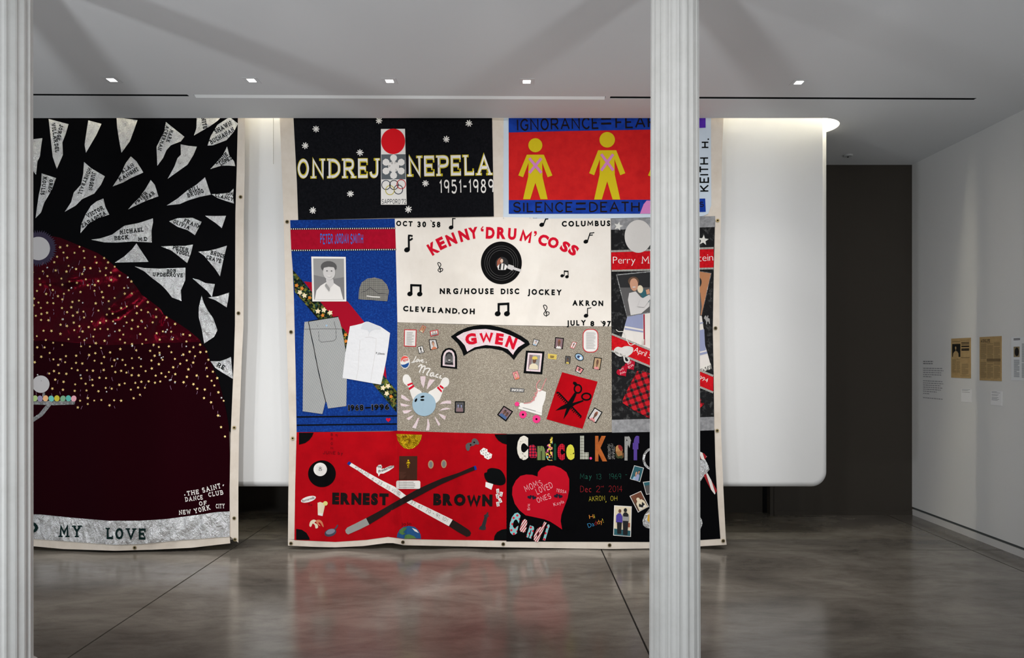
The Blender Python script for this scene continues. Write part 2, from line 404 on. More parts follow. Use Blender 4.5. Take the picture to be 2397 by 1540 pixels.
def catmull(p, closed, n=5):
    out, N = [], len(p)
    rng = range(N) if closed else range(N-1)
    for i in rng:
        a, b = (p[(i-1) % N], p[i]) if closed else (p[max(i-1, 0)], p[i])
        c, d = (p[(i+1) % N], p[(i+2) % N]) if closed else (p[i+1], p[min(i+2, N-1)])
        for k in range(n):
            t = k/n; t2, t3 = t*t, t*t*t
            out.append(tuple(.5*((2*b[j])+(-a[j]+c[j])*t+(2*a[j]-5*b[j]+4*c[j]-d[j])*t2+(-a[j]+3*b[j]-3*c[j]+d[j])*t3) for j in (0, 1)))
    if not closed: out.append(p[-1])
    return out
def fill(pts, cell=24):
    """2-D outline -> verts and triangles, cut along a grid so that big pieces follow the folds"""
    bm = bmesh.new(); q = []
    for p in pts:
        if not q or abs(p[0]-q[-1][0])+abs(p[1]-q[-1][1]) > 1e-4: q.append(p)
    if abs(q[0][0]-q[-1][0])+abs(q[0][1]-q[-1][1]) < 1e-4: q.pop()
    bm.faces.new([bm.verts.new((p[0], p[1], 0)) for p in q])
    bm.normal_update(); bmesh.ops.triangulate(bm, faces=bm.faces[:])
    bm.verts.index_update()
    v = [(p.co.x, p.co.y) for p in bm.verts]; f = [tuple(x.index for x in g.verts) for g in bm.faces]; bm.free()
    return v, f
def strip(pts, wd, closed=False):
    """polyline -> ribbon of quads"""
    n = len(pts); v, f = [], []
    for i, p in enumerate(pts):
        a = pts[(i-1) % n] if (i or closed) else p; b = pts[(i+1) % n] if (i < n-1 or closed) else p
        d1 = Vector((p[0]-a[0], p[1]-a[1])); d2 = Vector((b[0]-p[0], b[1]-p[1]))
        if d1.length < 1e-6: d1 = d2
        if d2.length < 1e-6: d2 = d1
        d1.normalize(); d2.normalize(); t = d1+d2
        if t.length < .3: t = d1.copy()
        t.normalize(); k = 1/max(.55, t.dot(d1)); nx, ny = -t.y*k*wd/2, t.x*k*wd/2
        v += [(p[0]+nx, p[1]+ny), (p[0]-nx, p[1]-ny)]
    for i in range(n if closed else n-1):
        j = (i+1) % n; f.append((2*i, 2*j, 2*j+1, 2*i+1))
    return v, f
OFF = [0, .003, .0048, .0062, .0075, .0088, .0102, .0115]
def build(name, layers, mats, parent, smooth=False, kind=None):
    """layers: (verts2d, faces, offset, thickness, material index) -> one folded object"""
    b = origin(parent); vs, fs, mi, sharp = [], [], [], set()
    for v2, f2, off, th, m in layers:
        v2, f2 = cut(v2, f2)
        k = len(vs); n = len(v2); edges = {}
        ff = []
        for f in f2:
            ar = 0
            for i in range(len(f)):
                x0, y0 = v2[f[i]]; x1, y1 = v2[f[(i+1) % len(f)]]; ar += x0*y1-x1*y0
            ff.append(f if ar < 0 else f[::-1])
        vs += [Vector(place(x, y, off))-b for x, y in v2]
        for f in ff:
            fs.append(tuple(k+i for i in f)); mi.append(m)
            for i in range(len(f)): edges[(f[i], f[(i+1) % len(f)])] = 1
        bd = [e for e in edges if (e[1], e[0]) not in edges]
        if th:
            bi = {}
            for e in bd:
                for q in e:
                    if q not in bi: bi[q] = len(vs); vs.append(Vector(place(v2[q][0], v2[q][1], off-th))-b)
            for a, c in bd:
                fs.append((k+a, bi[a], bi[c], k+c)); mi.append(m); sharp.add((min(k+a, k+c), max(k+a, k+c)))
    me = bpy.data.meshes.new(name); me.from_pydata(vs, [], fs); me.polygons.foreach_set('material_index', mi)
    if smooth:
        me.polygons.foreach_set('use_smooth', [True]*len(fs))
        for e in me.edges:
            if (min(e.vertices), max(e.vertices)) in sharp: e.use_edge_sharp = True
    me.update(); o = link(name, me, mats, parent)
    if kind: o['kind'] = kind
    return o
def poly(parent, name, fr, pts, mat, lvl=1, curve=False, cell=24, smooth=None, th=None, label=None):
    p = T(fr, pts)
    if curve: p = catmull(p, True, 5 if len(p) < 14 else 4)
    v, f = fill(p, cell); o = build(name, [(v, f, OFF[lvl], th or .0028, 0)], mat, parent, smooth=len(f) > 30 if smooth is None else smooth)
    if label: o['label'] = label
    return o
def ell(cx, cy, rx, ry=None, rot=0, n=28, a0=0, a1=360):
    ry = rx if ry is None else ry; c, s = math.cos(math.radians(rot)), math.sin(math.radians(rot)); out = []
    full = abs(a1-a0) >= 360
    for i in range(n):
        a = math.radians(a0+(a1-a0)*i/(n if full else n-1)); x, y = rx*math.cos(a), ry*math.sin(a); out.append((cx+x*c-y*s, cy+x*s+y*c))
    return out
def rrect(x0, y0, x1, y1, r, n=5):
    out = []
    for cx, cy, a in ((x1-r, y1-r, 0), (x0+r, y1-r, 90), (x0+r, y0+r, 180), (x1-r, y0+r, 270)):
        out += [(cx+r*math.cos(math.radians(a+90*k/n)), cy+r*math.sin(math.radians(a+90*k/n))) for k in range(n+1)]
    return out
def disc(parent, name, fr, cx, cy, rx, mat, lvl=1, ry=None, rot=0, n=28, **kw): return poly(parent, name, fr, ell(cx, cy, rx, ry, rot, n), mat, lvl, **kw)
def line(parent, name, fr, pts, wd, mat, lvl=1, curve=False, closed=False, kind=None):
    p = T(fr, pts)
    if curve: p = catmull(p, closed, 5)
    elif not closed:                                   # long straight bands are subdivided so they follow the folds
        q = [p[0]]
        for a, b in zip(p, p[1:]):
            n = max(1, int(math.hypot(b[0]-a[0], b[1]-a[1])/20)); q += [(a[0]+(b[0]-a[0])*k/n, a[1]+(b[1]-a[1])*k/n) for k in range(1, n+1)]
        p = q
    v, f = strip(p, wd/FR[fr][2], closed); return build(name, [(v, f, OFF[lvl], .0025, 0)], mat, parent, kind=kind)
def ring(parent, name, fr, cx, cy, r, wd, mat, lvl=2, ry=None, n=28): return line(parent, name, fr, ell(cx, cy, r, ry, 0, n), wd, mat, lvl, closed=True)
def join_shapes(parent, name, fr, shapes, mats, lvl, kind=None):
    """a print or a made-up piece of several flat colours: shapes = (outline, material index[, extra level])"""
    L = []
    for s in shapes:
        pts = T(fr, s[0]); v, f = fill(pts, 30); e = s[2] if len(s) > 2 else 0
        L.append((v, f, OFF[lvl]+.0009*e, .0026 if e == 0 else .0008, s[1]))
    return build(name, L, mats, parent, kind=kind)
def uvq(quad):
    a, b, c, d = quad                                  # top-left, top-right, bottom-right, bottom-left
    def g(u, v): return tuple(a[i]*(1-u)*(1-v)+b[i]*u*(1-v)+c[i]*u*v+d[i]*(1-u)*v for i in (0, 1))
    return g
def photo(parent, fr, quad, border, mats, shapes, inset=.06, lvl=1, name='photograph', bottom=None, label=None):
    """printed photograph: border patch, picture ground, and soft flat figure shapes in unit coordinates"""
    g = uvq(quad); i = inset; j = i if bottom is None else bottom
    w = math.hypot(quad[1][0]-quad[0][0], quad[1][1]-quad[0][1]); h = math.hypot(quad[3][0]-quad[0][0], quad[3][1]-quad[0][1])
    iy = i*w/h; jy = j*w/h
    L = [(list(quad), 0)]
    if mats: L.append(([g(i, iy), g(1-i, iy), g(1-i, 1-jy), g(i, 1-jy)], 1, 1))
    def m(u, v): return g(i+u*(1-2*i), iy+v*(1-iy-jy))
    for k, (pts, mm) in enumerate(shapes): L.append(([m(*p) for p in pts], mm, 2+k))
    o = join_shapes(parent, name, fr, L, [border]+list(mats), lvl)
    if label: o['label'] = label
    return o
def person(cx, top, s, skin, hair, shirt, asp=1.0, wide=1.0):
    """head-and-shoulders figure for a small print, unit coordinates"""
    e = lambda x, y, rx, ry: ell(x, y, rx, ry, 0, 14)
    return [([(cx-.42*s*wide, 1.0), (cx-.40*s*wide, top+1.02*s*asp), (cx-.30*s*wide, top+.80*s*asp), (cx-.09*s, top+.70*s*asp), (cx+.09*s, top+.70*s*asp), (cx+.30*s*wide, top+.80*s*asp), (cx+.40*s*wide, top+1.02*s*asp), (cx+.42*s*wide, 1.0)], shirt),
            ([(cx-.07*s, top+.5*s*asp), (cx+.07*s, top+.5*s*asp), (cx+.09*s, top+.74*s*asp), (cx, top+.80*s*asp), (cx-.09*s, top+.74*s*asp)], skin),
            (e(cx, top+.26*s*asp, .2*s, .27*s*asp), hair), (e(cx, top+.36*s*asp, .155*s, .24*s*asp), skin)]

# -------------------------------- letters
def sfont():
    O = [(3.5, 10), (1.1, 8.6), (0, 5), (1.1, 1.4), (3.5, 0), (5.9, 1.4), (7, 5), (5.9, 8.6)]
    Cc = [(6.8, 8), (5.3, 9.7), (3.2, 9.9), (.8, 7.9), (0, 5), (.8, 2.1), (3.2, .1), (5.3, .3), (6.8, 2)]
    P1 = [(0, 10), (3.8, 10), (6, 9), (6, 6), (3.8, 4.8), (0, 4.8)]
    D = {'A': [[(0, 0), (4, 10), (8, 0)], [(1.5, 3.5), (6.5, 3.5)]], 'B': [[(0, 0), (0, 10)], ['s', (0, 10), (3.6, 10), (5.6, 8.8), (5.4, 6.4), (3.2, 5.3), (0, 5.3)], ['s', (0, 5.3), (3.8, 5.3), (6.4, 4), (6.4, 1.3), (4, 0), (0, 0)]],
         'C': [['s']+Cc], 'D': [[(0, 0), (0, 10)], ['s', (0, 10), (3.8, 9.7), (6.6, 7.6), (7.1, 5), (6.6, 2.4), (3.8, .3), (0, 0)]], 'E': [[(6, 10), (0, 10), (0, 0), (6, 0)], [(0, 5.2), (4.6, 5.2)]],
         'F': [[(6, 10), (0, 10), (0, 0)], [(0, 5.2), (4.6, 5.2)]], 'G': [['s']+Cc, [(6.8, 2), (6.8, 4.6), (4.2, 4.6)]], 'H': [[(0, 0), (0, 10)], [(7, 0), (7, 10)], [(0, 5.1), (7, 5.1)]],
         'I': [[(0, 0), (0, 10)]], 'J': [['s', (5, 10), (5, 3), (4.3, .7), (2.4, 0), (.6, .8), (0, 2.8)]], 'K': [[(0, 0), (0, 10)], [(6.4, 10), (0, 4.4)], [(2, 6.1), (6.9, 0)]], 'L': [[(0, 10), (0, 0), (5.6, 0)]],
         'M': [[(0, 0), (.5, 10), (4.3, 3), (8.1, 10), (8.6, 0)]], 'N': [[(0, 0), (0, 10), (7, 0), (7, 10)]], 'O': [['o']+O], 'P': [[(0, 0), (0, 10)], ['s']+P1], 'Q': [['o']+O, [(4, 3), (7, -1)]],
         'R': [[(0, 0), (0, 10)], ['s']+P1, [(3, 4.8), (6.8, 0)]], 'S': [['s', (6, 8.3), (4.6, 9.9), (2, 9.9), (.3, 8.3), (.7, 6.2), (3.1, 5.2), (5.6, 4), (6.2, 1.9), (4.6, .1), (1.8, .1), (0, 1.7)]],
         'T': [[(0, 10), (7, 10)], [(3.5, 10), (3.5, 0)]], 'U': [['s', (0, 10), (0, 6), (.2, 2.6), (1.4, .5), (3.4, 0), (5.4, .5), (6.6, 2.6), (6.8, 6), (6.8, 10)]], 'V': [[(0, 10), (3.8, 0), (7.6, 10)]],
         'W': [[(0, 10), (2.4, 0), (5, 8.5), (7.6, 0), (10, 10)]], 'X': [[(0, 0), (7, 10)], [(0, 10), (7, 0)]], 'Y': [[(0, 10), (3.6, 5), (7.2, 10)], [(3.6, 5), (3.6, 0)]], 'Z': [[(.3, 10), (6.6, 10), (0, 0), (6.8, 0)]],
         '0': [['o']+O], '1': [[(0, 8), (1.8, 10), (1.8, 0)]], '2': [['s', (0, 8), (1.6, 9.9), (4.4, 9.9), (5.8, 8), (5, 5.6), (2.4, 2.8), (0, 0)], [(0, 0), (6.2, 0)]],
         '3': [['s', (0, 8.8), (2, 10), (4.8, 9.6), (5.6, 7.6), (4.2, 5.6), (2.2, 5.3)], ['s', (2.2, 5.3), (5, 4.8), (6, 2.6), (4.8, .4), (2, 0), (0, 1.4)]], '4': [[(4.6, 0), (4.6, 10), (0, 3.4), (6.6, 3.4)]],
         '5': [[(5.6, 10), (.8, 10), (.5, 5.6)], ['s', (.5, 5.6), (3, 6.4), (5.4, 5.2), (6, 3), (4.6, .4), (2, 0), (0, 1.2)]], '6': [['s', (5, 9.8), (2, 8), (.2, 4.8), (.3, 2), (2.4, 0), (4.8, .3), (6, 2.6), (5, 5.2), (2.8, 5.7), (.4, 4)]],
         '7': [[(0, 10), (6, 10), (2.2, 0)]], '8': [['o', (3, 5.4), (.7, 7.4), (1.4, 9.6), (3, 10), (4.6, 9.6), (5.3, 7.4)], ['o', (3, 5.4), (.2, 3.4), (.8, .8), (3, 0), (5.2, .8), (5.8, 3.4)]],
         '9': [['s', (5.6, 6), (3.4, 4.3), (.9, 5), (.1, 7.4), (1.2, 9.6), (3.4, 10), (5.4, 8.8), (5.8, 6)], [(5.8, 6.4), (5.2, 0)]],
         '-': [[(0, 5), (4, 5)]], '.': [[(0, .2), (1, .2)]], ',': [[(1, 1), (.2, -1.4)]], "'": [[(.6, 10), (.2, 7.6)]], '=': [[(0, 6.6), (6, 6.6)], [(0, 3.4), (6, 3.4)]], '/': [[(0, 0), (5, 10)]], '!': [[(.5, 10), (.5, 3)], [(.1, .3), (.9, .3)]]}
    return D
SF = sfont(); GC = {}
def sglyph(ch, wt, serif):
    key = (ch, wt, serif)
    if key in GC: return GC[key]
    v, f = [], []
    def put(s):
        k = len(v); v.extend(s[0]); f.extend(tuple(k+i for i in q) for q in s[1])
    for st in SF[ch]:
        m = st[0] if isinstance(st[0], str) else ''
        p = [q for q in st if not isinstance(q, str)]
        p = [(min(max(x, wt/2 if False else x), 99), wt/2+y*(10-wt)/10) for x, y in p]
        if m == 's': q = catmull(p, False, 4)
        elif m == 'o': q = catmull(p, True, 4)
        else: q = p
        put(strip(q, wt, m == 'o'))
        if serif and m != 'o' and ch not in ".,-='/!":
            for e, n in ((p[0], p[1]), (p[-1], p[-2])):
                if (e[1] < wt or e[1] > 10-wt) and abs(e[1]-n[1]) > 1.5:
                    yy = wt*.3 if e[1] < wt else 10-wt*.3; put(strip([(e[0]-wt*1.15, yy), (e[0]+wt*1.15, yy)], wt*.6))
                elif abs(e[1]-n[1]) < .3 and abs(e[0]-n[0]) > 2.5:
                    s_ = -1 if e[1] > 8 else (1 if e[1] < 2 else 0)
                    put(strip([(e[0], e[1]+(wt*.5 if not s_ else -s_*wt*.5)), (e[0], e[1]+(s_*wt*1.1 if s_ else -wt*.5*2))], wt*.55))
    x0 = min(p[0] for p in v); x1 = max(p[0] for p in v)
    GC[key] = ([((x-x0)/10, y/10) for x, y in v], f, (x1-x0)/10); return GC[key]
fcv = bpy.data.curves.new('glyph', 'FONT'); fob = bpy.data.objects.new('glyph', fcv); COL.objects.link(fob); fcv.resolution_u = 3
def bglyph(ch, bold):
    if ch in 'MW' and bold > .035: return sglyph(ch, 1.5+bold*14, False)
    key = (ch, bold, 'b')
    if key in GC: return GC[key]
    fcv.body = ch; fcv.offset = bold; fob.update_tag()
    dg = bpy.context.evaluated_depsgraph_get(); dg.update(); me = bpy.data.meshes.new_from_object(fob.evaluated_get(dg))
    bm = bmesh.new(); bm.from_mesh(me); bmesh.ops.remove_doubles(bm, verts=bm.verts, dist=1e-4); bm.verts.index_update()
    v = [(p.co.x, p.co.y) for p in bm.verts]; f = [tuple(q.index for q in g.verts) for g in bm.faces]; bm.free(); bpy.data.meshes.remove(me)
    cap = .70+2*bold; x0 = min(p[0] for p in v); x1 = max(p[0] for p in v)
    GC[key] = ([((x-x0)/cap, (y+bold)/cap) for x, y in v], f, (x1-x0)/cap); return GC[key]
def glyph(ch, font, wt):
    if font in ('hand', 'serif') and ch in SF: return sglyph(ch, wt, font == 'serif')
    return bglyph(ch, wt if font == 'sans' else (wt-1.0)*.02)
def text(parent, s, fr, p0, p1, h, mat, font='sans', wt=.02, lvl=2, gap=.14, space=.45, name='letter', slant=0, joined=None, mats=None, jit=0, th=.0015, arc=0):
    """lettering fitted between two baseline points; every letter is its own sewn or printed piece unless tiny"""
    (a, b), (c, d) = T(fr, [p0, p1]); hp = h/FR[fr][2]
    L = math.hypot(c-a, d-b); dx, dy = (c-a)/L, (d-b)/L; ux, uy = dy, -dx
    gl, tot = [], 0
    for i, ch in enumerate(s):
        if ch == ' ': tot += space; continue
        g = glyph(ch, font, wt); gl.append((ch, g, tot, i)); tot += g[2]+gap
    tot -= gap; k = L/max(tot, 1e-3); lay = []
    for ch, (v, f, wd), x, i in gl:
        ja = random.uniform(-jit, jit)*hp
        am = arc*hp*(1-((x+wd/2)/tot*2-1)**2)
        pts = [(a+dx*((x+vx)*k+slant*vy*hp)+ux*(vy*hp+ja+am), b+dy*((x+vx)*k+slant*vy*hp)+uy*(vy*hp+ja+am)) for vx, vy in v]
        lay.append((pts, f, OFF[lvl], th, 0, i))
    if joined is None: joined = hp < 8.5
    if joined: return build(name if name != 'letter' else 'lettering', [l[:5] for l in lay], mat, parent, kind='stuff')
    return [build(name, [l[:5]], (mats[l[5] % len(mats)] if mats else mat), parent) for l in lay]
def letter(parent, ch, fr, cx, cy, w, h, ang, mat, wt=.05, lvl=2, font='sans', name='letter', th=.002):
    v, f, wd = glyph(ch, font, wt); (x, y), = T(fr, [(cx, cy)]); s = FR[fr][2]; w, h = w/s, h/s
    lo = min(p[1] for p in v); hi = max(p[1] for p in v)
    c, sn = math.cos(math.radians(ang)), math.sin(math.radians(ang)); pts = []
    for a, b in v:
        X, Y = (a/wd-.5)*w, -((b-lo)/(hi-lo)-.5)*h; pts.append((x+X*c-Y*sn, y+X*sn+Y*c))
    return build(name, [(pts, f, OFF[lvl], th, 0)], mat, parent)
def star_pts(cx, cy, r, rot=0, inner=.42, n=5):
    return [(cx+(r if i % 2 == 0 else r*inner)*math.sin(math.radians(rot)+math.pi*i/n), cy-(r if i % 2 == 0 else r*inner)*math.cos(math.radians(rot)+math.pi*i/n)) for i in range(2*n)]
def burst(cx, cy, r, wd, n=8, rot=0):
    out = []
    for i in range(n):
        a = rot+2*math.pi*i/n; c, s = math.cos(a), math.sin(a); q = wd/2
        rr = r*random.uniform(.9, 1.08); inn = q/math.tan(math.pi/n)
        for x, y in ((inn, -q), (rr*.8, -q*1.25), (rr, -q*.5), (rr, q*.5), (rr*.8, q*1.25)): out.append((cx+x*c-y*s, cy+x*s+y*c))
    return out
def grommet(parent, x, y, r=4.2):
    """brass eyelet in the canvas hem"""
    n = 18; L = []
    v = ell(x, y, r, n=n)+ell(x, y, r*.5, n=n); f = [(i, (i+1) % n, n+(i+1) % n, n+i) for i in range(n)]
    L.append((v, f, .0068, .004, 0)); vv, ff = fill(ell(x, y, r*.52, n=n), 99); L.append((vv, ff, .0035, 0, 1))
    return build('grommet', L, [brass, black_m], parent)
def heart_pts(cx, cy, r, rot=0):
    out = []; c, s = math.cos(math.radians(rot)), math.sin(math.radians(rot))
    for i in range(24):
        t = 2*math.pi*i/24; x = 16*math.sin(t)**3/17*r; y = -(13*math.cos(t)-5*math.cos(2*t)-2*math.cos(3*t)-math.cos(4*t))/17*r
        out.append((cx+x*c-y*s, cy+x*s+y*c))
    return out

# -------------------------------- fabrics
brass = M('brass', C(128, 112, 78), rough=.35, metal=.9)
canvas = cloth('cream_canvas', 222, 212, 200, mottle=(5, C(210, 198, 184), .35, .7))
blackc = cloth('black_cotton', 14, 15, 18, mottle=(60, C(24, 24, 28), .4, .7))
blackv = M('black_velvet', C(7, 7, 9), rough=.95, spec=.05, sheen=.12, sheen_col=(.5, .5, .55, 1))
burg = M('burgundy_velvet', C(20, 3, 8), rough=.6, spec=.14, sheen=.1, sheen_col=C(190, 10, 40))
crim = M('crimson_velvet', C(23, 3, 8), rough=.28, spec=.75, sheen=.08, sheen_col=C(214, 10, 46), bump=(7, .3, .04))
for m_ in (burg, crim): NT(m_).n['Principled BSDF'].inputs['Specular Tint'].default_value = C(225, 22, 62)
def lame(name, k=1.0, sc_=26):
    m = M(name, (.92*k, .93*k, .94*k, 1), rough=.24, metal=.8, spec=.5)
    t = NT(m); b = t.n['Principled BSDF']
    n1 = t.add('ShaderNodeTexNoise', i_Scale=sc_, i_Detail=5.0, i_Distortion=.5); t.link(t.coord((1, 1, .45), (0, .6, 0)), n1.inputs['Vector'])
    n2 = t.add('ShaderNodeTexNoise', i_Scale=330.0, i_Detail=1.0); t.link(t.coord((1, 1, .5)), n2.inputs['Vector'])
    b1 = t.add('ShaderNodeBump', i_Strength=1.0, i_Distance=.07); t.link(n1.outputs[0], b1.inputs['Height'])
    b2 = t.add('ShaderNodeBump', i_Strength=.9, i_Distance=.006); t.link(n2.outputs[0], b2.inputs['Height']); t.link(b1.outputs[0], b2.inputs['Normal'])
    t.link(b2.outputs[0], b.inputs['Normal']); return m
silver = lame('silver_lame'); silver2 = lame('silver_lame_band', .95, 14)
greyl = lame('grey_lame', .55, 60)
goldf = M('gold_foil', C(205, 170, 90), rough=.3, metal=.6)
goldp = lame('gold_lame', .8, 20); NT(goldp).n['Principled BSDF'].inputs['Base Color'].default_value = C(214, 176, 22)
ink = cloth('black_felt', 12, 14, 15)
inkg = cloth('dark_green_felt', 18, 38, 36)
white_c = cloth('white_cotton', 232, 228, 223)
ivory = cloth('ivory_cotton', 236, 229, 220, mottle=(3, C(228, 220, 210), .35, .7))
red_c = cloth('red_cotton', 178, 3, 18, mottle=(8, C(164, 2, 16), .4, .7))
red_l = cloth('red_felt', 205, 16, 44)
red_b = cloth('bright_red_batik', 200, 20, 30, mottle=(40, C(170, 8, 20), .4, .7))
blue_b = cloth('blue_batik', 14, 46, 118, mottle=(70, C(26, 76, 160), .45, .75))
blue_p = cloth('blue_poster_cloth', 24, 62, 160, mottle=(14, C(16, 48, 132), .4, .7))
purple_p = cloth('purple_poster_cloth', 84, 44, 166)
pale_blue = cloth('pale_blue_cotton', 200, 212, 224)
poster_red = cloth('poster_red_cloth', 204, 34, 34, mottle=(10, C(186, 26, 30), .4, .7))
yellow_c = cloth('yellow_cloth', 206, 184, 30)
pinkish = cloth('pink_cloth', 206, 128, 186)
navyt = cloth('bright_blue_thread', 50, 110, 200)
tan_m = cloth('tan_fleck_print', 128, 118, 104, pat=flecks(C(142, 133, 119), C(200, 191, 175), 150, .33))
pinkz = cloth('pink_weave', 226, 196, 206, pat=flecks(C(224, 208, 211), C(214, 140, 164), 170, .26, (1, 1, .5)))
bblk = cloth('black_batik', 30, 30, 31, pat=None, mottle=(26, C(92, 92, 92), .52, .78))
grey_b = cloth('grey_batik', 128, 128, 130, mottle=(26, C(162, 162, 164), .4, .7))
brown = cloth('brown_felt', 66, 38, 28)
grey_c = cloth('grey_cotton', 150, 150, 146)
ltblue = cloth('light_blue_felt', 160, 186, 202)
hotpink = cloth('hot_pink_felt', 232, 60, 130)
khaki_tw = cloth('striped_trouser_cloth', 120, 126, 130, pat=stripes(C(108, 118, 126), C(184, 182, 178), 130, .25, .5, .2))
check = cloth('houndstooth', 120, 120, 116, pat=plaid([C(58, 58, 56), C(120, 118, 112), C(150, 148, 142), C(206, 202, 194)], 120))
floral = cloth('dark_floral_print', 40, 50, 30, pat=cells([C(18, 24, 18), C(28, 44, 34), C(70, 84, 34), C(20, 30, 24), C(110, 116, 50), C(38, 66, 58), C(26, 30, 20), C(96, 80, 40)], 58))
petal = cloth('cream_petal', 232, 214, 176); petal2 = cloth('orange_petal', 212, 128, 50)
plaid_r = cloth('red_black_plaid', 180, 30, 40, pat=plaid([C(190, 30, 40), C(110, 20, 28), C(60, 66, 64), C(24, 26, 26)], 17, .35))
rope_w = cloth('white_cord', 222, 218, 210)
thread = dict(green=cloth('green_thread', 36, 92, 78), red=cloth('dark_red_thread', 150, 34, 40), yellow=cloth('yellow_thread', 206, 190, 60), pink=cloth('pale_pink_thread', 236, 190, 196),
              orange=cloth('orange_thread', 220, 140, 60), blue=cloth('blue_thread', 60, 140, 190), maroon=cloth('maroon_ink', 84, 8, 20))
# print colours
pk = {n: M('print_'+n, C(*c), rough=.6, bump=None) for n, c in dict(white=(226, 222, 218), grey=(150, 148, 146), dgrey=(84, 82, 82), black=(26, 26, 28), skin=(196, 146, 118), skin2=(104, 70, 54), skin3=(214, 180, 160),
      brown=(92, 66, 48), tan=(176, 146, 110), orange=(206, 120, 84), rust=(150, 84, 60), red=(190, 40, 50), pink=(216, 140, 140), yellow=(214, 188, 90), blue=(70, 96, 140), navy=(40, 50, 86), teal=(40, 90, 100), green=(70, 96, 70),
      cream=(222, 208, 180), purple=(74, 60, 150), lav=(150, 156, 190), mauve=(130, 104, 108), paleg=(202, 198, 196), midg=(122, 120, 120), amber=(172, 116, 78), sky=(150, 180, 205)).items()}

# ================================================================ quilt one: black and burgundy velvet with silver pennants
FOLD[0] = fold_left
ql = empty('quilt', (-3.2, DQ, 0.02), 'black and burgundy velvet quilt with silver name pennants and gold stars', 'quilt')
LE = [(558, 236), (557, 275), (554, 400), (551, 500), (550, 760), (547.5, 840), (540, 1019), (537.6, 1139), (537.6, 1255)]     # inner edge of the right hem
RE = [(574, 236), (573.5, 275), (573, 400), (571, 500), (570, 760), (566, 840), (559.5, 1019), (558, 1139), (558, 1270)]       # outer edge
hemt = [(537.6, 1255), (418, 1264), (328, 1273), (269, 1274.6), (164, 1267), (69, 1260), (-60, 1258), (-200, 1262), (-330, 1266), (-430, 1258)]
hemb = [(539, 1271.6), (448, 1282), (358, 1286.5), (269, 1289), (149, 1285), (69, 1277.6), (-60, 1275), (-200, 1278), (-330, 1282), (-446, 1272)]
bk = build('canvas_backing', [fill([(-440, 236), (570, 236), (555, 1262), (300, 1280), (-440, 1268)], 20)+(-.03, .003, 0)], canvas, ql, smooth=True)
build('side_hem', [fill(LE+RE[::-1], 30)+(.001, .005, 0)], canvas, ql, smooth=True)
build('side_hem', [fill([(-446, 236), (-430, 236), (-430, 1258), (-446, 1270)], 30)+(.001, .005, 0)], canvas, ql, smooth=True)
build('bottom_hem', [fill(hemt+hemb[::-1], 24)+(.0012, .005, 0)], canvas, ql, smooth=True)
dome = [(68, 546), (100, 549), (140, 556), (180, 572), (228, 592), (250, 606), (280, 634), (296, 643), (320, 672), (332, 690), (350, 703), (375, 722), (382, 735), (410, 752), (440, 772), (468, 795), (484, 818), (489, 838), (500, 862), (512, 892), (521, 925), (530, 965), (536, 1000), (538, 1060), (537, 1139), (537.4, 1222)]
low = [(x-3, y+5) for x, y in dome if y < 1010]
poly(ql, 'black_velvet_panel', 'P', [(-430, 236)]+LE[:7]+[(540, 1012)]+low[::-1]+[(0, 558), (-55, 588), (-135, 644), (-185, 700), (-255, 752), (-335, 818), (-365, 868), (-395, 970), (-430, 1060)], blackv, 0, cell=12, smooth=True)
Lf = [(-430, 1060), (-400, 965), (-370, 862), (-340, 810)]
up = [p for p in dome if p[1] < 800]
poly(ql, 'crimson_velvet_panel', 'P', up+[(470, 800), (380, 803), (250, 808), (110, 797), (0, 800), (-340, 810), (-260, 745), (-190, 690), (-140, 634), (-60, 580), (0, 552)], crim, 1, cell=6, smooth=True)
poly(ql, 'burgundy_velvet_panel', 'P', [(470, 800)]+[p for p in dome if p[1] > 800]+[(-430, 1222)]+Lf+[(0, 800), (110, 797), (250, 808), (380, 803)], burg, 1, cell=12, smooth=True)
band = [(1800, 1195), (1700, 1200), (1600, 1215), (1450, 1235), (1300, 1255), (1100, 1268), (850, 1268), (550, 1243), (330, 1220), (228, 1217), (-300, 1225), (-900, 1215), (-1440, 1210), (-1440, 1415), (-900, 1425), (-300, 1402), (228, 1407), (550, 1432), (900, 1457), (1100, 1452), (1400, 1422), (1800, 1392)]
poly(ql, 'silver_band', 'C', band, silver2, 4, cell=9, smooth=True)
for s, p0, p1, h in (('TO', (60, 1363), (298, 1365), 85), ('MY', (458, 1396), (640, 1398), 92), ('LOVE', (826, 1412), (1138, 1417), 88)):
    text(ql, s, 'C', p0, p1, h, inkg, 'serif', 2.1, 6, .28)
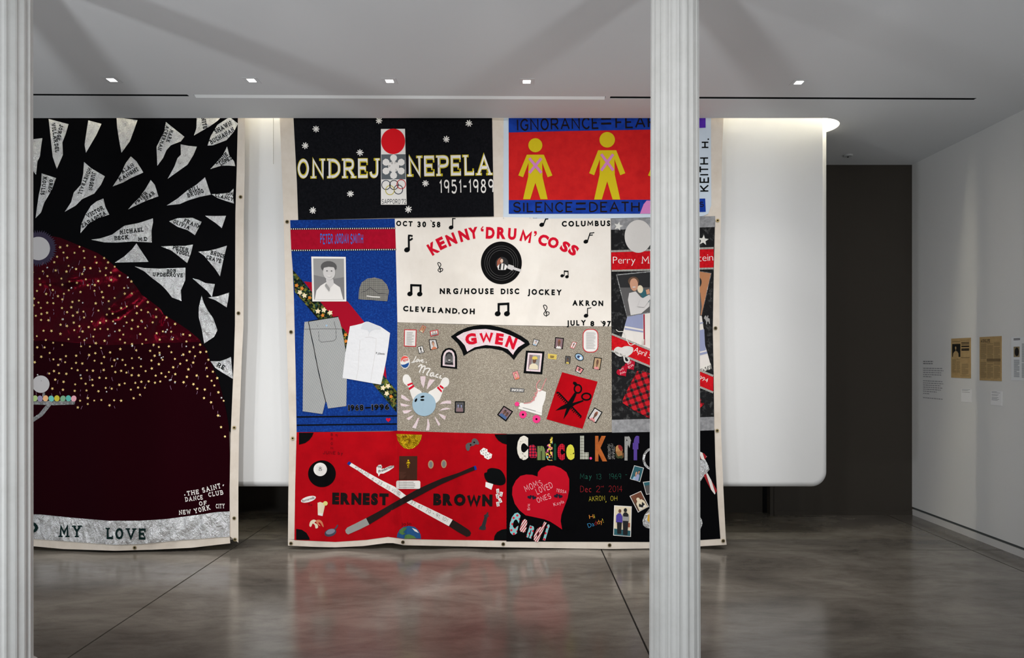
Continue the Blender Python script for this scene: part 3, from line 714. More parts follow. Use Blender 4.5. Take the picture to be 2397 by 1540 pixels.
SH = [
 ('A', [(180, 345), (268, 335), (382, 320), (370, 400), (360, 485), (338, 530), (325, 650), (300, 620), (285, 575), (240, 480)], [], None),
 ('A', [(438, 147), (618, 195), (590, 290), (562, 360), (568, 470), (512, 598), (475, 490), (460, 350)], [('JORGE', (536, 195), (508, 335), 32), ('VILLARDEL', (462, 188), (500, 450), 32)], 'the widest top pennant'),
 ('A', [(795, 160), (915, 192), (870, 290), (775, 452), (762, 380)], [], None),
 ('A', [(1050, 133), (1240, 158), (1200, 270), (1170, 350), (1095, 452), (1075, 350), (1055, 220)], [], None),
 ('A', [(1495, 175), (1570, 235), (1662, 308), (1630, 350), (1540, 385), (1500, 430), (1470, 500), (1418, 570), (1410, 400), (1450, 320), (1480, 260)], [('MARK', (1535, 240), (1495, 350), 34), ('ACKERMAN', (1495, 205), (1418, 425), 34)], None),
 ('A', [(1775, 60), (2010, 70), (1990, 135), (1960, 165), (1890, 215), (1748, 297), (1770, 230)], [('NITE', (1812, 135), (1832, 238), 36)], None),
 ('A', [(2070, 130), (2145, 190), (2110, 260), (2040, 340), (1920, 385), (1870, 388), (1900, 300), (1960, 200)], [('SHAWN', (1945, 282), (2092, 198), 40), ('BUCHANAN', (1903, 378), (2118, 255), 40)], None),
 ('A', [(1628, 377), (1700, 390), (1775, 397), (1745, 470), (1690, 560), (1510, 688), (1570, 580), (1600, 500), (1630, 470)], [], None),
 ('A', [(2047, 395), (2065, 470), (2110, 530), (2120, 573), (2060, 568), (1990, 570), (1895, 600), (1960, 530), (2010, 470)], [('EDDIE', (1950, 557), (2056, 475), 36), ('LOPEZ', (1990, 572), (2096, 508), 36)], None),
 ('A', [(375, 638), (505, 680), (470, 780), (430, 850), (400, 900), (370, 990), (320, 1042), (335, 930), (350, 830), (370, 740)], [('GREG', (446, 690), (432, 805), 30), ('KOULIS', (390, 665), (364, 830), 32)], None),
 ('A', [(757, 535), (820, 590), (945, 665), (910, 740), (850, 820), (740, 870), (680, 930), (583, 985), (640, 900), (665, 810), (730, 740), (750, 640)], [('JURGEN', (828, 622), (796, 785), 34), ('HONEYBALL', (795, 585), (700, 820), 32)], None),
 ('A', [(1178, 485), (1230, 530), (1292, 630), (1250, 650), (1180, 680), (1110, 720), (1015, 757), (1060, 690), (1100, 620), (1130, 550)], [('ALAN', (1102, 642), (1212, 575), 36), ('KANGHI', (1078, 712), (1248, 612), 34)], None),
 ('A', [(932, 865), (950, 940), (985, 1010), (890, 1040), (800, 1090), (725, 1178), (730, 1100), (770, 1010), (820, 930), (870, 890)], [('VICTOR', (788, 1042), (938, 960), 36), ('ZARAGOZA', (742, 1130), (960, 1006), 36)], None),
 ('A', [(1358, 698), (1395, 740), (1428, 845), (1330, 880), (1250, 915), (1155, 963), (1200, 910), (1260, 850), (1310, 780)], [('PETER', (1224, 922), (1334, 820), 32), ('SPAR', (1310, 888), (1398, 822), 32)], None),
 ('A', [(1848, 673), (1870, 740), (1900, 830), (1800, 850), (1700, 880), (1620, 915), (1503, 927), (1600, 865), (1690, 790), (1770, 740)], [('BILL', (1702, 812), (1803, 782), 38), ('BRUNO', (1692, 856), (1836, 812), 36)], None),
 ('A', [(1905, 825), (2010, 820), (2070, 810), (2105, 775), (2100, 850), (2108, 910), (2030, 885), (1960, 860)], [('TOM', (2030, 835), (2100, 838), 32), ('CLANCY', (1936, 846), (2100, 890), 32)], None),
 ('A', [(1378, 1043), (1380, 1080), (1365, 1150), (1368, 1262), (1200, 1252), (1050, 1262), (940, 1260), (820, 1235), (900, 1225), (1010, 1190), (1120, 1110), (1250, 1085)], [('MICHAEL', (1078, 1187), (1292, 1162), 38), ('BECK', (1030, 1241), (1160, 1230), 36), ('M.D', (1243, 1250), (1327, 1246), 36)], None),
 ('A', [(1523, 1070), (1600, 1042), (1735, 1038), (1817, 1075), (1790, 1130), (1757, 1195), (1690, 1150), (1600, 1120)], [('FRANK', (1650, 1077), (1802, 1138), 36), ('OLIVIA', (1558, 1084), (1702, 1146), 36)], None),
 ('A', [(1848, 1020), (1940, 1022), (2037, 1020), (2020, 1070), (1998, 1132), (1950, 1090), (1890, 1050)], [], None),
 ('B', [(1230, 268), (1270, 330), (1340, 435), (1180, 438), (1033, 442), (1120, 385), (1190, 320)], [], None),
 ('B', [(1450, 295), (1560, 290), (1660, 290), (1740, 278), (1720, 360), (1687, 445), (1600, 375), (1540, 330)], [('PETER', (1552, 318), (1696, 346), 34), ('VOGEL', (1580, 358), (1706, 386), 34)], None),
 ('B', [(1787, 343), (1880, 335), (1960, 315), (2045, 288), (2010, 430), (1983, 565), (1940, 500), (1890, 440), (1840, 380)], [('BRUCE', (1893, 366), (2020, 404), 36), ('CRAVE', (1856, 408), (1986, 446), 36)], None),
 ('B', [(1213, 475), (1300, 490), (1440, 495), (1560, 490), (1672, 487), (1670, 600), (1630, 690), (1635, 787), (1550, 755), (1500, 690), (1450, 640), (1370, 580), (1300, 520)], [('BOB', (1503, 536), (1586, 532), 34), ('UPDEGROVE', (1374, 564), (1646, 573), 34)], None),
 ('B', [(1735, 583), (1790, 595), (1850, 625), (1937, 635), (1920, 700), (1910, 752), (1870, 700), (1800, 640)], [], None),
 ('B', [(1873, 755), (1960, 745), (2065, 712), (2055, 780), (2043, 845), (1990, 810), (1940, 780)], [], None),
 ('B', [(1817, 738), (1835, 800), (1870, 870), (1920, 940), (1960, 1050), (1930, 1110), (1840, 1170), (1820, 1050), (1790, 930), (1792, 840)], [], None),
 ('B', [(1897, 1330), (1980, 1330), (2040, 1310), (2082, 1290), (2090, 1380), (2100, 1490), (2000, 1430), (1940, 1390)], [('RE', (1948, 1375), (2012, 1408), 40)], None)]
for fr, pts, tx, _ in SH:
    cxm = sum(p[0] for p in pts)/len(pts); cym = sum(p[1] for p in pts)/len(pts)
    # edges bow slightly like cut cloth
    sh = poly(ql, 'pennant', fr, pts, silver, 2, cell=12, smooth=False, th=.0035)
    for s, a, b, h in tx: text(sh, s, fr, a, b, h*1.02, ink, 'serif', 2.0, 3, .2, th=.001)
# mirror balls and the light gantry
sparkle = M('silver_glitter', (.72, .70, .71, 1), rough=.4, metal=.35, bump=(900, .8, .004))
fringe_m = M('purple_fringe', C(52, 44, 66), rough=.6, sheen=.5, sheen_col=C(150, 140, 200), bump=(240, .9, .01))
fp = []
for i in range(96):
    a = 2*math.pi*i/96; r = (43 if i % 2 else 36)*random.uniform(.96, 1.05); fp.append((90+r*math.cos(a), 581+r*math.sin(a)))
poly(ql, 'ball_fringe', 'P', fp, fringe_m, 2)
disc(ql, 'mirror_ball', 'P', 89.6, 581.6, 27.5, sparkle, 3, n=40)
disc(ql, 'mirror_ball', 'C', 320, 198, 68, sparkle, 3, n=36); disc(ql, 'mirror_ball', 'C', 185, 215, 62, sparkle, 3, n=36)
poly(ql, 'ball_stem', 'C', [(334, 262), (352, 262), (354, 296), (332, 296)], greyl, 2)
poly(ql, 'gantry_beam', 'C', [(60, 328), (588, 328), (585, 357), (420, 363), (60, 350)], greyl, 2)
poly(ql, 'gantry_brace', 'C', [(362, 361), (402, 361), (335, 445), (250, 502), (244, 470), (305, 430)], greyl, 2)
poly(ql, 'gantry_mast', 'C', [(205, 350), (254, 350), (247, 560), (240, 900), (222, 1218), (190, 1218)], greyl, 2)
for i, (x, c) in enumerate(((190, (200, 130, 160)), (232, (110, 180, 190)), (274, (172, 196, 130)), (314, (150, 140, 172)), (357, (232, 180, 130)), (402, (110, 190, 182)), (446, (200, 186, 60)), (493, (126, 170, 136)), (537, (90, 180, 168)), (578, (226, 164, 176)))):
    disc(ql, 'felt_disc', 'C', x, 309+(i % 2)*2, 21, cloth('felt_disc_%d' % i, *c), 4, n=20, ry=24, rot=12*((i*7) % 5-2), th=.006)
W8 = white_c
for s, a, b, h in (('THE', (1468, 1072), (1560, 1058), 36), ('SAINT', (1590, 1050), (1732, 1012), 40), ('DANCE', (1452, 1120), (1590, 1101), 36), ('CLUB', (1636, 1083), (1752, 1062), 36), ('OF', (1562, 1152), (1622, 1144), 34),
                   ('NEW', (1402, 1222), (1498, 1215), 36), ('YORK', (1524, 1212), (1652, 1180), 38), ('CITY', (1692, 1172), (1762, 1170), 36)):
    text(ql, s, 'C', a, b, h, W8, 'serif', 1.9, 2, .22, joined=False)
disc(ql, 'dot', 'C', 1448, 1066, 5, W8, 2, n=8); poly(ql, 'dot', 'C', [(1748, 983), (1756, 985), (1750, 998), (1744, 996)], W8, 2)
# gold star sequins: too small to pick apart one by one
def inside(x, y, P):
    c = False; j = len(P)-1
    for i in range(len(P)):
        if (P[i][1] > y) != (P[j][1] > y) and x < (P[j][0]-P[i][0])*(y-P[i][1])/(P[j][1]-P[i][1])+P[i][0]: c = not c
        j = i
    return c
zone = [p for p in dome if p[1] < 1010]+[(538, 1040), (530, 1040), (505, 960), (470, 925), (430, 900), (380, 905), (330, 925), (280, 950), (215, 955), (150, 965), (110, 930), (60, 925), (20, 900), (20, 560)]
stars, tries = [], 0
while len(stars) < 330 and tries < 60000:
    tries += 1; x, y = random.uniform(20, 540), random.uniform(560, 1040)
    dens = .45+.55*cl((y-560)/300)
    if not inside(x, y, zone) or (x-90)**2+(y-581)**2 < 46**2 or random.random() > dens or (x < 180 and y > 915): continue
    if y > 795 and x < 130 and (x-96)**2+(y-899)**2 < 24**2: continue
    if all((x-a)**2+(y-b)**2 > 12.5**2 for a, b in stars): stars.append((x, y))
L = []
for x, y in stars:
    v, f = fill(star_pts(x, y, random.uniform(2.9, 4.0), random.uniform(0, 72), .45), 99); L.append((v, f, .0062, .0012, 0))
build('gold_star_sequins', L, M('star_sequin', C(232, 200, 130), rough=.35, metal=.35), ql, kind='stuff')
seq = []
for k in range(40):
    for _ in range(50):
        x, y = random.uniform(68, 540), random.uniform(620, 990)
        if inside(x, y, zone): break
    seq.append((x, y, random.uniform(1.7, 2.7)))
vs, fs = [], []
for x, y, r_ in seq:
    k = len(vs); e = ell(x, y, r_, n=8); vs += [place(a, b, .0058) for a, b in e]+[place(x+(a-x)*.6, y+(b-y)*.6, .0095) for a, b in e]+[place(x, y, .0108)]
    for i in range(8): fs += [(k+i, k+(i+1) % 8, k+8+(i+1) % 8, k+8+i), (k+8+i, k+8+(i+1) % 8, k+16)]
mesh('mirror_sequins', vs, fs, M('mirror_sequin', (.95, .95, .97, 1), rough=.16, metal=.9), ql, smooth=True)['kind'] = 'stuff'
L = []
for k in range(110):
    for _ in range(50):
        x, y = random.uniform(68, 536), random.uniform(600, 980)
        if inside(x, y, zone): break
    ln = random.uniform(4, 11); an = random.uniform(-.5, .4)
    v, f = strip([(x, y), (x+math.sin(an)*ln*.5+random.uniform(-1, 1), y+ln*.5), (x+math.sin(an)*ln, y+ln)], .9); L.append((v, f, .0058, .0008, 0))
build('lilac_thread_ends', L, M('lilac_thread', C(140, 104, 130), rough=.5), ql, kind='stuff')
for x, y in ((563, 461), (558, 733), (548, 1001), (548, 1213), (550, 1263), (315, 1282), (67, 1270)): grommet(ql, x, y)

# ================================================================ quilt two: eight memorial panels
FOLD[0] = fold_main
qm = empty('quilt', (0.05, DQ, 0.02), 'patchwork memorial quilt of bright panels with a record disc, bowling pins and a scissors patch', 'quilt')
L_out = [(652, 236), (655, 278), (664, 515), (669, 735), (677, 980), (678, 1011), (675, 1150), (674, 1277)]
R_out = [(1695, 236), (1693.5, 278), (1690, 361), (1687.5, 520), (1683.6, 665), (1685, 805), (1688, 1016), (1693, 1138), (1701, 1275)]
H_bot = [(674, 1277), (740, 1280), (785, 1281), (850, 1278), (905, 1271), (920, 1271), (945, 1276), (1185, 1281), (1430, 1285), (1570, 1283), (1650, 1278), (1701, 1275)]
build('canvas_backing', [fill([(690, 236), (1680, 236), (1680, 1262), (1200, 1268), (690, 1262)], 24)+(-.006, .003, 0)], canvas, qm, smooth=True)
build('side_hem', [fill(L_out[:-1]+[(674, 1262), (700, 1262), (700, 236)], 26)+(-.0008, .005, 0)], canvas, qm, smooth=True)
build('side_hem', [fill([(1655, 236)]+R_out[:-1]+[(1699, 1260), (1660, 1262)], 26)+(-.0008, .005, 0)], canvas, qm, smooth=True)
hem_top = [(674, 1262), (689, 1263), (785, 1268), (858, 1263), (908, 1256), (944, 1261), (1046, 1263), (1185, 1265), (1350, 1267), (1520, 1268), (1600, 1267), (1686, 1260.5), (1699, 1259)]
build('bottom_hem', [fill(hem_top+H_bot[::-1], 14)+(.0008, .006, 0)], canvas, qm, smooth=True)
for x, y in ((672, 519), (681, 777), (685, 1026), (681, 1272), (943, 1269), (1178, 1273.5), (1427, 1276), (1680, 516), (1675, 768), (1679, 1008), (1693, 1266)): grommet(qm, x, y)

# ---- panel: winter games skater, black
pn = poly(qm, 'black_name_panel', 'P', [(686, 236), (1151, 236), (1152, 280), (1156, 506.5), (930, 510), (698, 515), (695, 427), (687, 277)], blackc, 1, cell=20, smooth=True)
poly(qm, 'canvas_strip', 'P', [(1151, 236), (1181, 236), (1180, 300), (1179, 511), (1156, 511)], canvas, 0, smooth=True)
for x, y in ((1300, 158), (748, 232), (654, 378), (1133, 438), (2088, 182), (1890, 322), (1707, 708), (1049, 800), (720, 946), (1558, 936)):
    poly(pn, 'snowflake', 'D', burst(x, y, 31, 8, 8, random.uniform(0, .3)), white_c, 2)
yel = cloth('yellow_outline_cloth', 196, 178, 40)
for s, a, b, h in (('ONDREJ', (584, 668), (1310, 664), 178), ('NEPELA', (1545, 652), (2298, 638), 186)):
    text(pn, s, 'D', a, b, h, yel, 'serif', 2.15, 2, .1, name='letter_edge')
    text(pn, s, 'D', (a[0]+5, a[1]-5), (b[0]-5, b[1]-5), h-10, white_c, 'serif', 1.35, 3, .18)
text(pn, '1951-1989', 'D', (1832, 800), (2306, 792), 122, white_c, 'hand', 1.35, 2, .3)
poly(pn, 'emblem_ground', 'D', [(1317, 232), (1528, 230), (1543, 895), (1317, 895)], white_c, 2)
disc(pn, 'red_sun', 'D', 1424, 340, 105, cloth('emblem_red', 214, 24, 34), 3, ry=112, n=40)
poly(pn, 'grey_square', 'D', [(1320, 455), (1532, 453), (1534, 672), (1321, 674)], cloth('emblem_grey', 96, 102, 106), 3)
fl_ = []
for i in range(6):
    a = math.radians(-90+60*i); c, s = math.cos(a), math.sin(a)
    for x, y in ((18, -22), (48, -13), (60, -26), (78, -31), (98, -24), (109, 0), (98, 24), (78, 31), (60, 26), (48, 13), (18, 22)): fl_.append((1428+x*c-y*s, 562+x*s+y*c))
poly(pn, 'snow_crystal', 'D', fl_, white_c, 4)
for x, y, c in ((1362, 722, (30, 40, 66)), (1431, 722, (26, 28, 30)), (1495, 716, (200, 34, 40)), (1396, 768, (190, 176, 60)), (1470, 762, (26, 34, 54))):
    ring(pn, 'ring', 'D', x, y, 38, 6, cloth('ring_%d' % x, *c), 4, ry=40)
text(pn, "SAPPORO'72", 'D', (1324, 890), (1538, 890), 44, cloth('grey_lettering', 96, 98, 100), 'hand', 1.5, 3, .16, joined=False)

# ---- panel: red and blue protest panel (figures as plain generic pictograms)
pp = poly(qm, 'pale_blue_panel', 'P', [(1179, 236), (1666, 236), (1664, 278), (1665, 480), (1658, 500), (1645, 506), (1430, 511), (1178, 512)], pale_blue, 1, cell=22, smooth=True)
poly(pp, 'red_field', 'E', [(127, 285), (1490, 258), (1970, 245), (1970, 935), (1490, 943), (128, 945)], poster_red, 2, smooth=True)
poly(pp, 'blue_strip', 'E', [(127, -20), (1800, -20), (1800, 252), (1490, 262), (700, 275), (127, 290)], blue_p, 3, smooth=True)
poly(pp, 'purple_strip', 'E', [(1800, -20), (2030, -20), (2032, 243), (1800, 253)], purple_p, 3)
poly(pp, 'blue_strip', 'E', [(128, 943), (1490, 940), (2028, 928), (2034, 1057), (1490, 1075), (128, 1077)], blue_p, 3, smooth=True)
darkp = cloth('dark_paint', 30, 24, 26)
text(pp, 'IGNORANCE', 'E', (208, 276), (995, 256), 118, darkp, 'hand', 1.4, 4, .2); text(pp, 'FEAR', 'E', (1160, 252), (1560, 245), 118, darkp, 'hand', 1.4, 4, .2)
poly(pp, 'painted_bar', 'E', [(1020, 195), (1118, 192), (1120, 212), (1022, 214)], darkp, 4); poly(pp, 'painted_bar', 'E', [(1022, 150), (1118, 148), (1118, 164), (1022, 166)], darkp, 4)
text(pp, 'SILENCE', 'E', (172, 1062), (742, 1062), 100, darkp, 'hand', 1.4, 4, .22); text(pp, 'DEATH', 'E', (905, 1062), (1395, 1060), 102, darkp, 'hand', 1.4, 4, .24)
for yy in (968, 1022): poly(pp, 'painted_bar', 'E', [(778, yy), (872, yy-2), (872, yy+16), (778, yy+18)], darkp, 4)
text(pp, 'KEITH', 'E', (2066, 862), (2064, 530), 92, ink, 'hand', 1.6, 2, .22); text(pp, 'H', 'E', (2066, 440), (2066, 378), 78, ink, 'hand', 1.8, 2); disc(pp, 'dot', 'E', 2058, 355, 8, ink, 2, n=8)
text(pp, 'S', 'E', (1978, 1012), (2018, 1006), 50, darkp, 'hand', 1.6, 4)
poly(pp, 'pink_triangle', 'E', [(1397, 1075), (1432, 985), (1462, 948), (1620, 948), (1690, 1072)], pinkish, 4)
def pictogram(cx, top, bot, w):
    """plain walking-sign style figure: round head, shoulders, arms and legs"""
    h = bot-top; hr = h*.115; sy = top+2.35*hr
    disc(pp, 'figure_head', 'E', cx, top+hr, hr, yellow_c, 4, n=24)
    a = w*.5; P = [(cx-a*.5, sy), (cx+a*.5, sy), (cx+a, sy+.34*h), (cx+a*.72, sy+.37*h), (cx+a*.4, sy+.13*h), (cx+a*.42, sy+.36*h), (cx+a*.72, bot), (cx+a*.3, bot), (cx, sy+.46*h),
         (cx-a*.3, bot), (cx-a*.72, bot), (cx-a*.42, sy+.36*h), (cx-a*.4, sy+.13*h), (cx-a*.72, sy+.37*h), (cx-a, sy+.34*h)]
    poly(pp, 'figure_body', 'E', P, yellow_c, 4)
    for s in (1, -1): line(pp, 'crossed_tape', 'E', [(cx-58*s, sy+.06*h), (cx+58*s, sy+.3*h)], 26, pinkish, 4).location.y -= .0012*(2+s)
pictogram(385, 345, 935, 330); pictogram(1080, 285, 938, 350); pictogram(1640, 345, 935, 330)

# ---- panel: blue memorial with clothes
pb = poly(qm, 'blue_panel', 'P', T('F', [(55, 72), (400, 68), (753, 62), (758, 200), (766, 500), (770, 760), (770, 1478), (98, 1488), (92, 1100), (80, 600), (72, 400), (62, 270)]), blue_b, 1, cell=22, smooth=True)
poly(pb, 'red_name_band', 'F', [(56, 133), (757, 128), (761, 268), (62, 272)], cloth('crimson_band', 168, 10, 40, mottle=(30, C(150, 8, 34), .4, .7)), 2, smooth=True)
def rope(par, fr, a, b, wd, n, dash=.45, tilt=0):
    o = line(par, 'cord_trim', fr, [a, b], wd, ink, 3); L = []
    for i in range(n):
        t0, t1 = (i+.2)/n, (i+.2+dash)/n
        pa, pb_ = (a[0]+(b[0]-a[0])*t0, a[1]+(b[1]-a[1])*t0), (a[0]+(b[0]-a[0])*t1, a[1]+(b[1]-a[1])*t1)
        v, f = strip(T(fr, [pa, pb_]), wd*.72/FR[fr][2]); L.append((v, f, OFF[3]+.001, .001, 0))
    build('cord_stitches', L, rope_w, par, kind='stuff')
rope(pb, 'F', (56, 131), (757, 126), 11, 48); rope(pb, 'F', (62, 274), (762, 268), 11, 48)
for s, a, b in (('PETER', (256, 232), (340, 231)), ('JORDAN', (352, 231), (446, 230)), ('SMITH', (458, 231), (542, 231))): text(pb, s, 'F', a, b, 68, navyt, 'hand', 1.5, 3, .3, jit=.03)
poly(pb, 'red_sash', 'F', [(146, 481), (200, 487), (440, 617), (548, 750), (690, 1040), (699, 1130), (520, 930), (300, 680)], cloth('sash_red', 158, 10, 36), 2, smooth=True)
fs_ = poly(pb, 'floral_sash', 'F', [(72, 403), (300, 669), (520, 926), (768, 1215), (765, 1355), (520, 1062), (300, 803), (85, 550)], floral, 3, smooth=True)
for fx, fy in ((98, 508), (134, 528), (120, 555), (240, 680), (280, 672), (272, 708), (425, 838), (428, 880), (675, 1192), (708, 1180), (700, 1230), (728, 1250), (185, 590), (150, 575), (322, 690)):
    o = fx % 3 == 2; poly(pb, 'printed_flower', 'F', star_pts(fx, fy, 20 if not o else 15, random.uniform(0, 70), .55), petal if not o else petal2, 4, th=.0008)
g8 = [pk[n] for n in ('midg', 'paleg', 'dgrey', 'white', 'grey')]
photo(pb, 'F', [(196, 315), (426, 317), (430, 615), (203, 615)], white_c, g8, [
    ([(0, 0), (1, 0), (1, .45), (.6, .5), (0, .4)], 5),
    ([(.02, 1), (.08, .78), (.22, .66), (.40, .58), (.52, .56), (.66, .60), (.86, .70), (.96, 1)], 4), ([(.40, .50), (.64, .5), (.66, .62), (.54, .72), (.42, .6)], 2),
    (ell(.50, .20, .26, .14, 0, 18), 3), (ell(.51, .33, .20, .19, 0, 22), 2), ([(.28, .24), (.34, .12), (.52, .08), (.70, .12), (.76, .26), (.66, .21), (.5, .2), (.36, .22)], 3),
    (ell(.44, .30, .03, .012, 0, 8), 3), (ell(.59, .30, .03, .012, 0, 8), 3), (ell(.51, .43, .07, .014, 0, 10), 4), ([(.40, .60), (.52, .72), (.50, .80), (.36, .66)], 5)], .055, 4, label='black and white studio portrait of a smiling person in a pale shirt')
ht = poly(pb, 'chef_cap', 'F', [(510, 600), (516, 530), (532, 488), (570, 462), (620, 455), (668, 468), (702, 505), (715, 545), (703, 614), (600, 606)], check, 3, label='black and white checked cap')
line(pb, 'cap_seam', 'F', [(528, 555), (560, 545), (590, 522), (640, 560), (708, 566)], 5, pk['dgrey'], 4); line(pb, 'cap_stitching', 'F', [(565, 578), (610, 584), (655, 587)], 6, white_c, 4)
poly(pb, 'trousers', 'O', [(135, 198), (190, 192), (420, 152), (600, 122), (625, 190), (650, 290), (700, 560), (722, 980), (715, 1365), (462, 1398), (440, 1310), (427, 1295), (405, 1390), (383, 1475), (110, 1437), (113, 1100), (115, 900), (120, 500), (128, 300)], khaki_tw, 4, cell=18, smooth=True, th=.006, label='grey striped chef trousers')
for pts in ([(188, 195), (225, 370), (265, 560), (305, 770), (345, 960), (390, 1150), (432, 1312)], [(190, 190), (420, 152), (604, 124)]): line(pb, 'black_piping', 'O', pts, 10, ink, 5)
for pts in ([(135, 300), (400, 292), (650, 294)], [(330, 330), (335, 450), (370, 478), (540, 460), (572, 430)], [(545, 195), (570, 300), (575, 430)], [(312, 235), (316, 265)]): line(pb, 'seam', 'O', pts, 5, pk['dgrey'], 5)
disc(pb, 'button', 'O', 440, 248, 14, pk['sky'], 5, n=14, th=.004)
shc = cloth('shirt_white', 220, 220, 222, bump=(18, .5, .01))
poly(pb, 'shirt', 'O', [(765, 258), (850, 240), (930, 220), (985, 195), (1020, 195), (1190, 262), (1322, 352), (1298, 540), (1270, 720), (1235, 900), (1195, 1068), (1000, 1035), (662, 975), (682, 800), (700, 640), (735, 430)], shc, 5, cell=14, smooth=True, th=.007, label='white short chef shirt with a name on the chest')
poly(pb, 'collar', 'O', [(915, 290), (940, 230), (985, 200), (1015, 197), (1190, 264), (1198, 300), (1110, 296), (1060, 320), (1035, 355), (1005, 310)], cloth('collar_white', 206, 208, 212), 6)
for pts in ([(1030, 355), (1020, 395)], [(980, 410), (1060, 405), (1130, 430), (1122, 560), (1100, 720), (1070, 900), (1050, 1040)], [(905, 450), (885, 700), (880, 850), (850, 1000)]): line(pb, 'seam', 'O', pts, 4, pk['paleg'], 6)
text(pb, 'P.J.Smith', 'O', (1125, 642), (1246, 656), 26, ink, 'sans', .01, 6)
for s, a, b in (('1968', (442, 1346), (546, 1344)), ('1996', (598, 1343), (718, 1339))):
    text(pb, s, 'F', a, b, 42, pk['midg'], 'sans', .07, 3, .1, name='numeral_edge'); text(pb, s, 'F', (a[0]+1.5, a[1]-2), (b[0]-1.5, b[1]-2), 38, ink, 'sans', .045, 4, .15, name='numeral')
line(pb, 'dash', 'F', [(556, 1325), (592, 1324)], 9, ink, 3)
for y0, y1, wd in ((1386, 1379, 9), (1441, 1433, 9)): line(pb, 'black_ribbon', 'F', [(99, y0), (768, y1)], wd, ink, 2)
poly(pb, 'felt_heart', 'F', heart_pts(710, 1405, 17), red_l, 3)

# ---- panel: white disc jockey panel
pd = poly(qm, 'ivory_panel', 'G', [(63, 101), (600, 90), (1190, 80), (1800, 90), (2306, 95), (2309, 600), (2312, 1216), (1700, 1212), (1200, 1202), (600, 1188), (90, 1173), (80, 700)], ivory, 1, cell=14, smooth=True)
for ch, x, y, wd, h, a in (('K', 462, 405, 92, 128, -31), ('E', 545, 352, 78, 126, -26), ('N', 650, 312, 96, 124, -22), ('N', 780, 270, 98, 122, -16), ('Y', 880, 246, 98, 120, -8), ('D', 1055, 245, 92, 122, 2), ('R', 1170, 246, 92, 122, 3), ('U', 1282, 256, 86, 122, 4),
                           ('M', 1428, 276, 118, 130, 13), ('C', 1604, 318, 100, 118, 22), ('O', 1710, 346, 112, 114, 25), ('S', 1832, 388, 86, 112, 32), ('S', 1920, 424, 86, 112, 36)):
    letter(pd, ch, 'G', x, y, wd, h, a, red_l, .055, 2)
for x, y, f_ in ((970, 205, 1), (1525, 250, -1)):
    poly(pd, 'quote_mark', 'G', [(x-12*f_, y+22*f_), (x+14*f_, y+26*f_), (x+16*f_, y), (x-2*f_, y-4*f_), (x+18*f_, y-26*f_), (x+4*f_, y-28*f_), (x-14*f_, y-6*f_)], red_l, 2)
for s, a, b, h in (('OCT', (76, 172), (246, 178), 56), ('30', (298, 185), (388, 185), 60), ('58', (450, 187), (536, 187), 60), ('COLUMBUS', (1798, 180), (2302, 174), 60), ('NRG/HOUSE', (530, 880), (1090, 881), 62), ('DISC', (1165, 882), (1355, 880), 60),
                   ('JOCKEY', (1443, 886), (1797, 893), 60), ('AKRON', (1908, 1000), (2228, 1005), 58), ('CLEVELAND', (148, 1058), (712, 1085), 58), ('OH', (758, 1086), (893, 1090), 60), ('JULY', (1850, 1210), (2050, 1206), 58), ('8', (2095, 1213), (2135, 1213), 54), ('97', (2218, 1216), (2310, 1216), 58)):
    text(pd, s, 'G', a, b, h, ink, 'sans', .05, 2, .3)
for x, y in ((440, 120), (2210, 1168)): poly(pd, 'quote_mark', 'G', [(x-8, y-8), (x, y-10), (x+8, y+10), (x+2, y+12)], ink, 2)
poly(pd, 'comma', 'G', [(722, 1070), (736, 1070), (734, 1088), (724, 1090)], ink, 2)
def note(fr, hx, hy, r, top, flags, wd=14, rot=-20):
    disc(pd, 'note_head', fr, hx, hy, r, ink, 2, ry=r*.82, rot=rot, n=20); line(pd, 'note_stem', fr, [(hx+r*.62, hy), top], wd, ink, 3)
    for p in flags: line(pd, 'note_flag', fr, [(top[0]-wd*.4, p[0][1]), p[0], p[1]], wd*.9, ink, 3)
note('G', 648, 188, 25, (664, 90), [((672, 96), (694, 96))], 11); note('G', 190, 420, 31, (208, 278), [((225, 272), (248, 278)), ((225, 318), (248, 300))], 20)
note('G', 1590, 160, 26, (1632, 96), [((1640, 100), (1658, 98))], 12); note('G', 2048, 335, 25, (2092, 246), [((2110, 246), (2136, 241)), ((2098, 268), (2120, 266))], 11); note('G', 2050, 1105, 24, (2066, 1024), [((2080, 1028), (2104, 1020))], 9)
def beamed(h1, h2, r, t1, t2, wd, bw):
    for h in (h1, h2): disc(pd, 'note_head', 'G', h[0], h[1], r, ink, 2, ry=r*.85, rot=-15, n=20)
    line(pd, 'note_stem', 'G', [(t1[0], h1[1]), t1], wd, ink, 3); line(pd, 'note_stem', 'G', [(t2[0], h2[1]), t2], wd, ink, 3); line(pd, 'note_beam', 'G', [(t1[0]-wd/2, t1[1]+bw/2), (t2[0]+wd/2, t2[1]+bw/2)], bw, ink, 3)
beamed((1802, 690), (1852, 700), 19, (1824, 634), (1864, 638), 8, 14); beamed((220, 878), (322, 880), 28, (234, 776), (330, 780), 22, 22); beamed((1132, 1084), (1228, 1084), 31, (1142, 974), (1242, 968), 22, 24)
for x, y, k in ((532, 606, 1.0), (1634, 1056, 1.15)):
    line(pd, 'treble_clef', 'G', [(x+2*k, y+52*k), (x+6*k, y+20*k), (x-18*k, y-30*k), (x-22*k, y-50*k), (x-4*k, y-52*k), (x+10*k, y-30*k), (x-6*k, y+2*k), (x-20*k, y+24*k), (x-6*k, y+42*k), (x+22*k, y+34*k), (x+28*k, y+14*k), (x+8*k, y+6*k), (x-4*k, y+22*k)], 8, ink, 2, curve=True)
vin = M('record_vinyl_cloth', C(7, 7, 8), rough=.6, spec=.05)
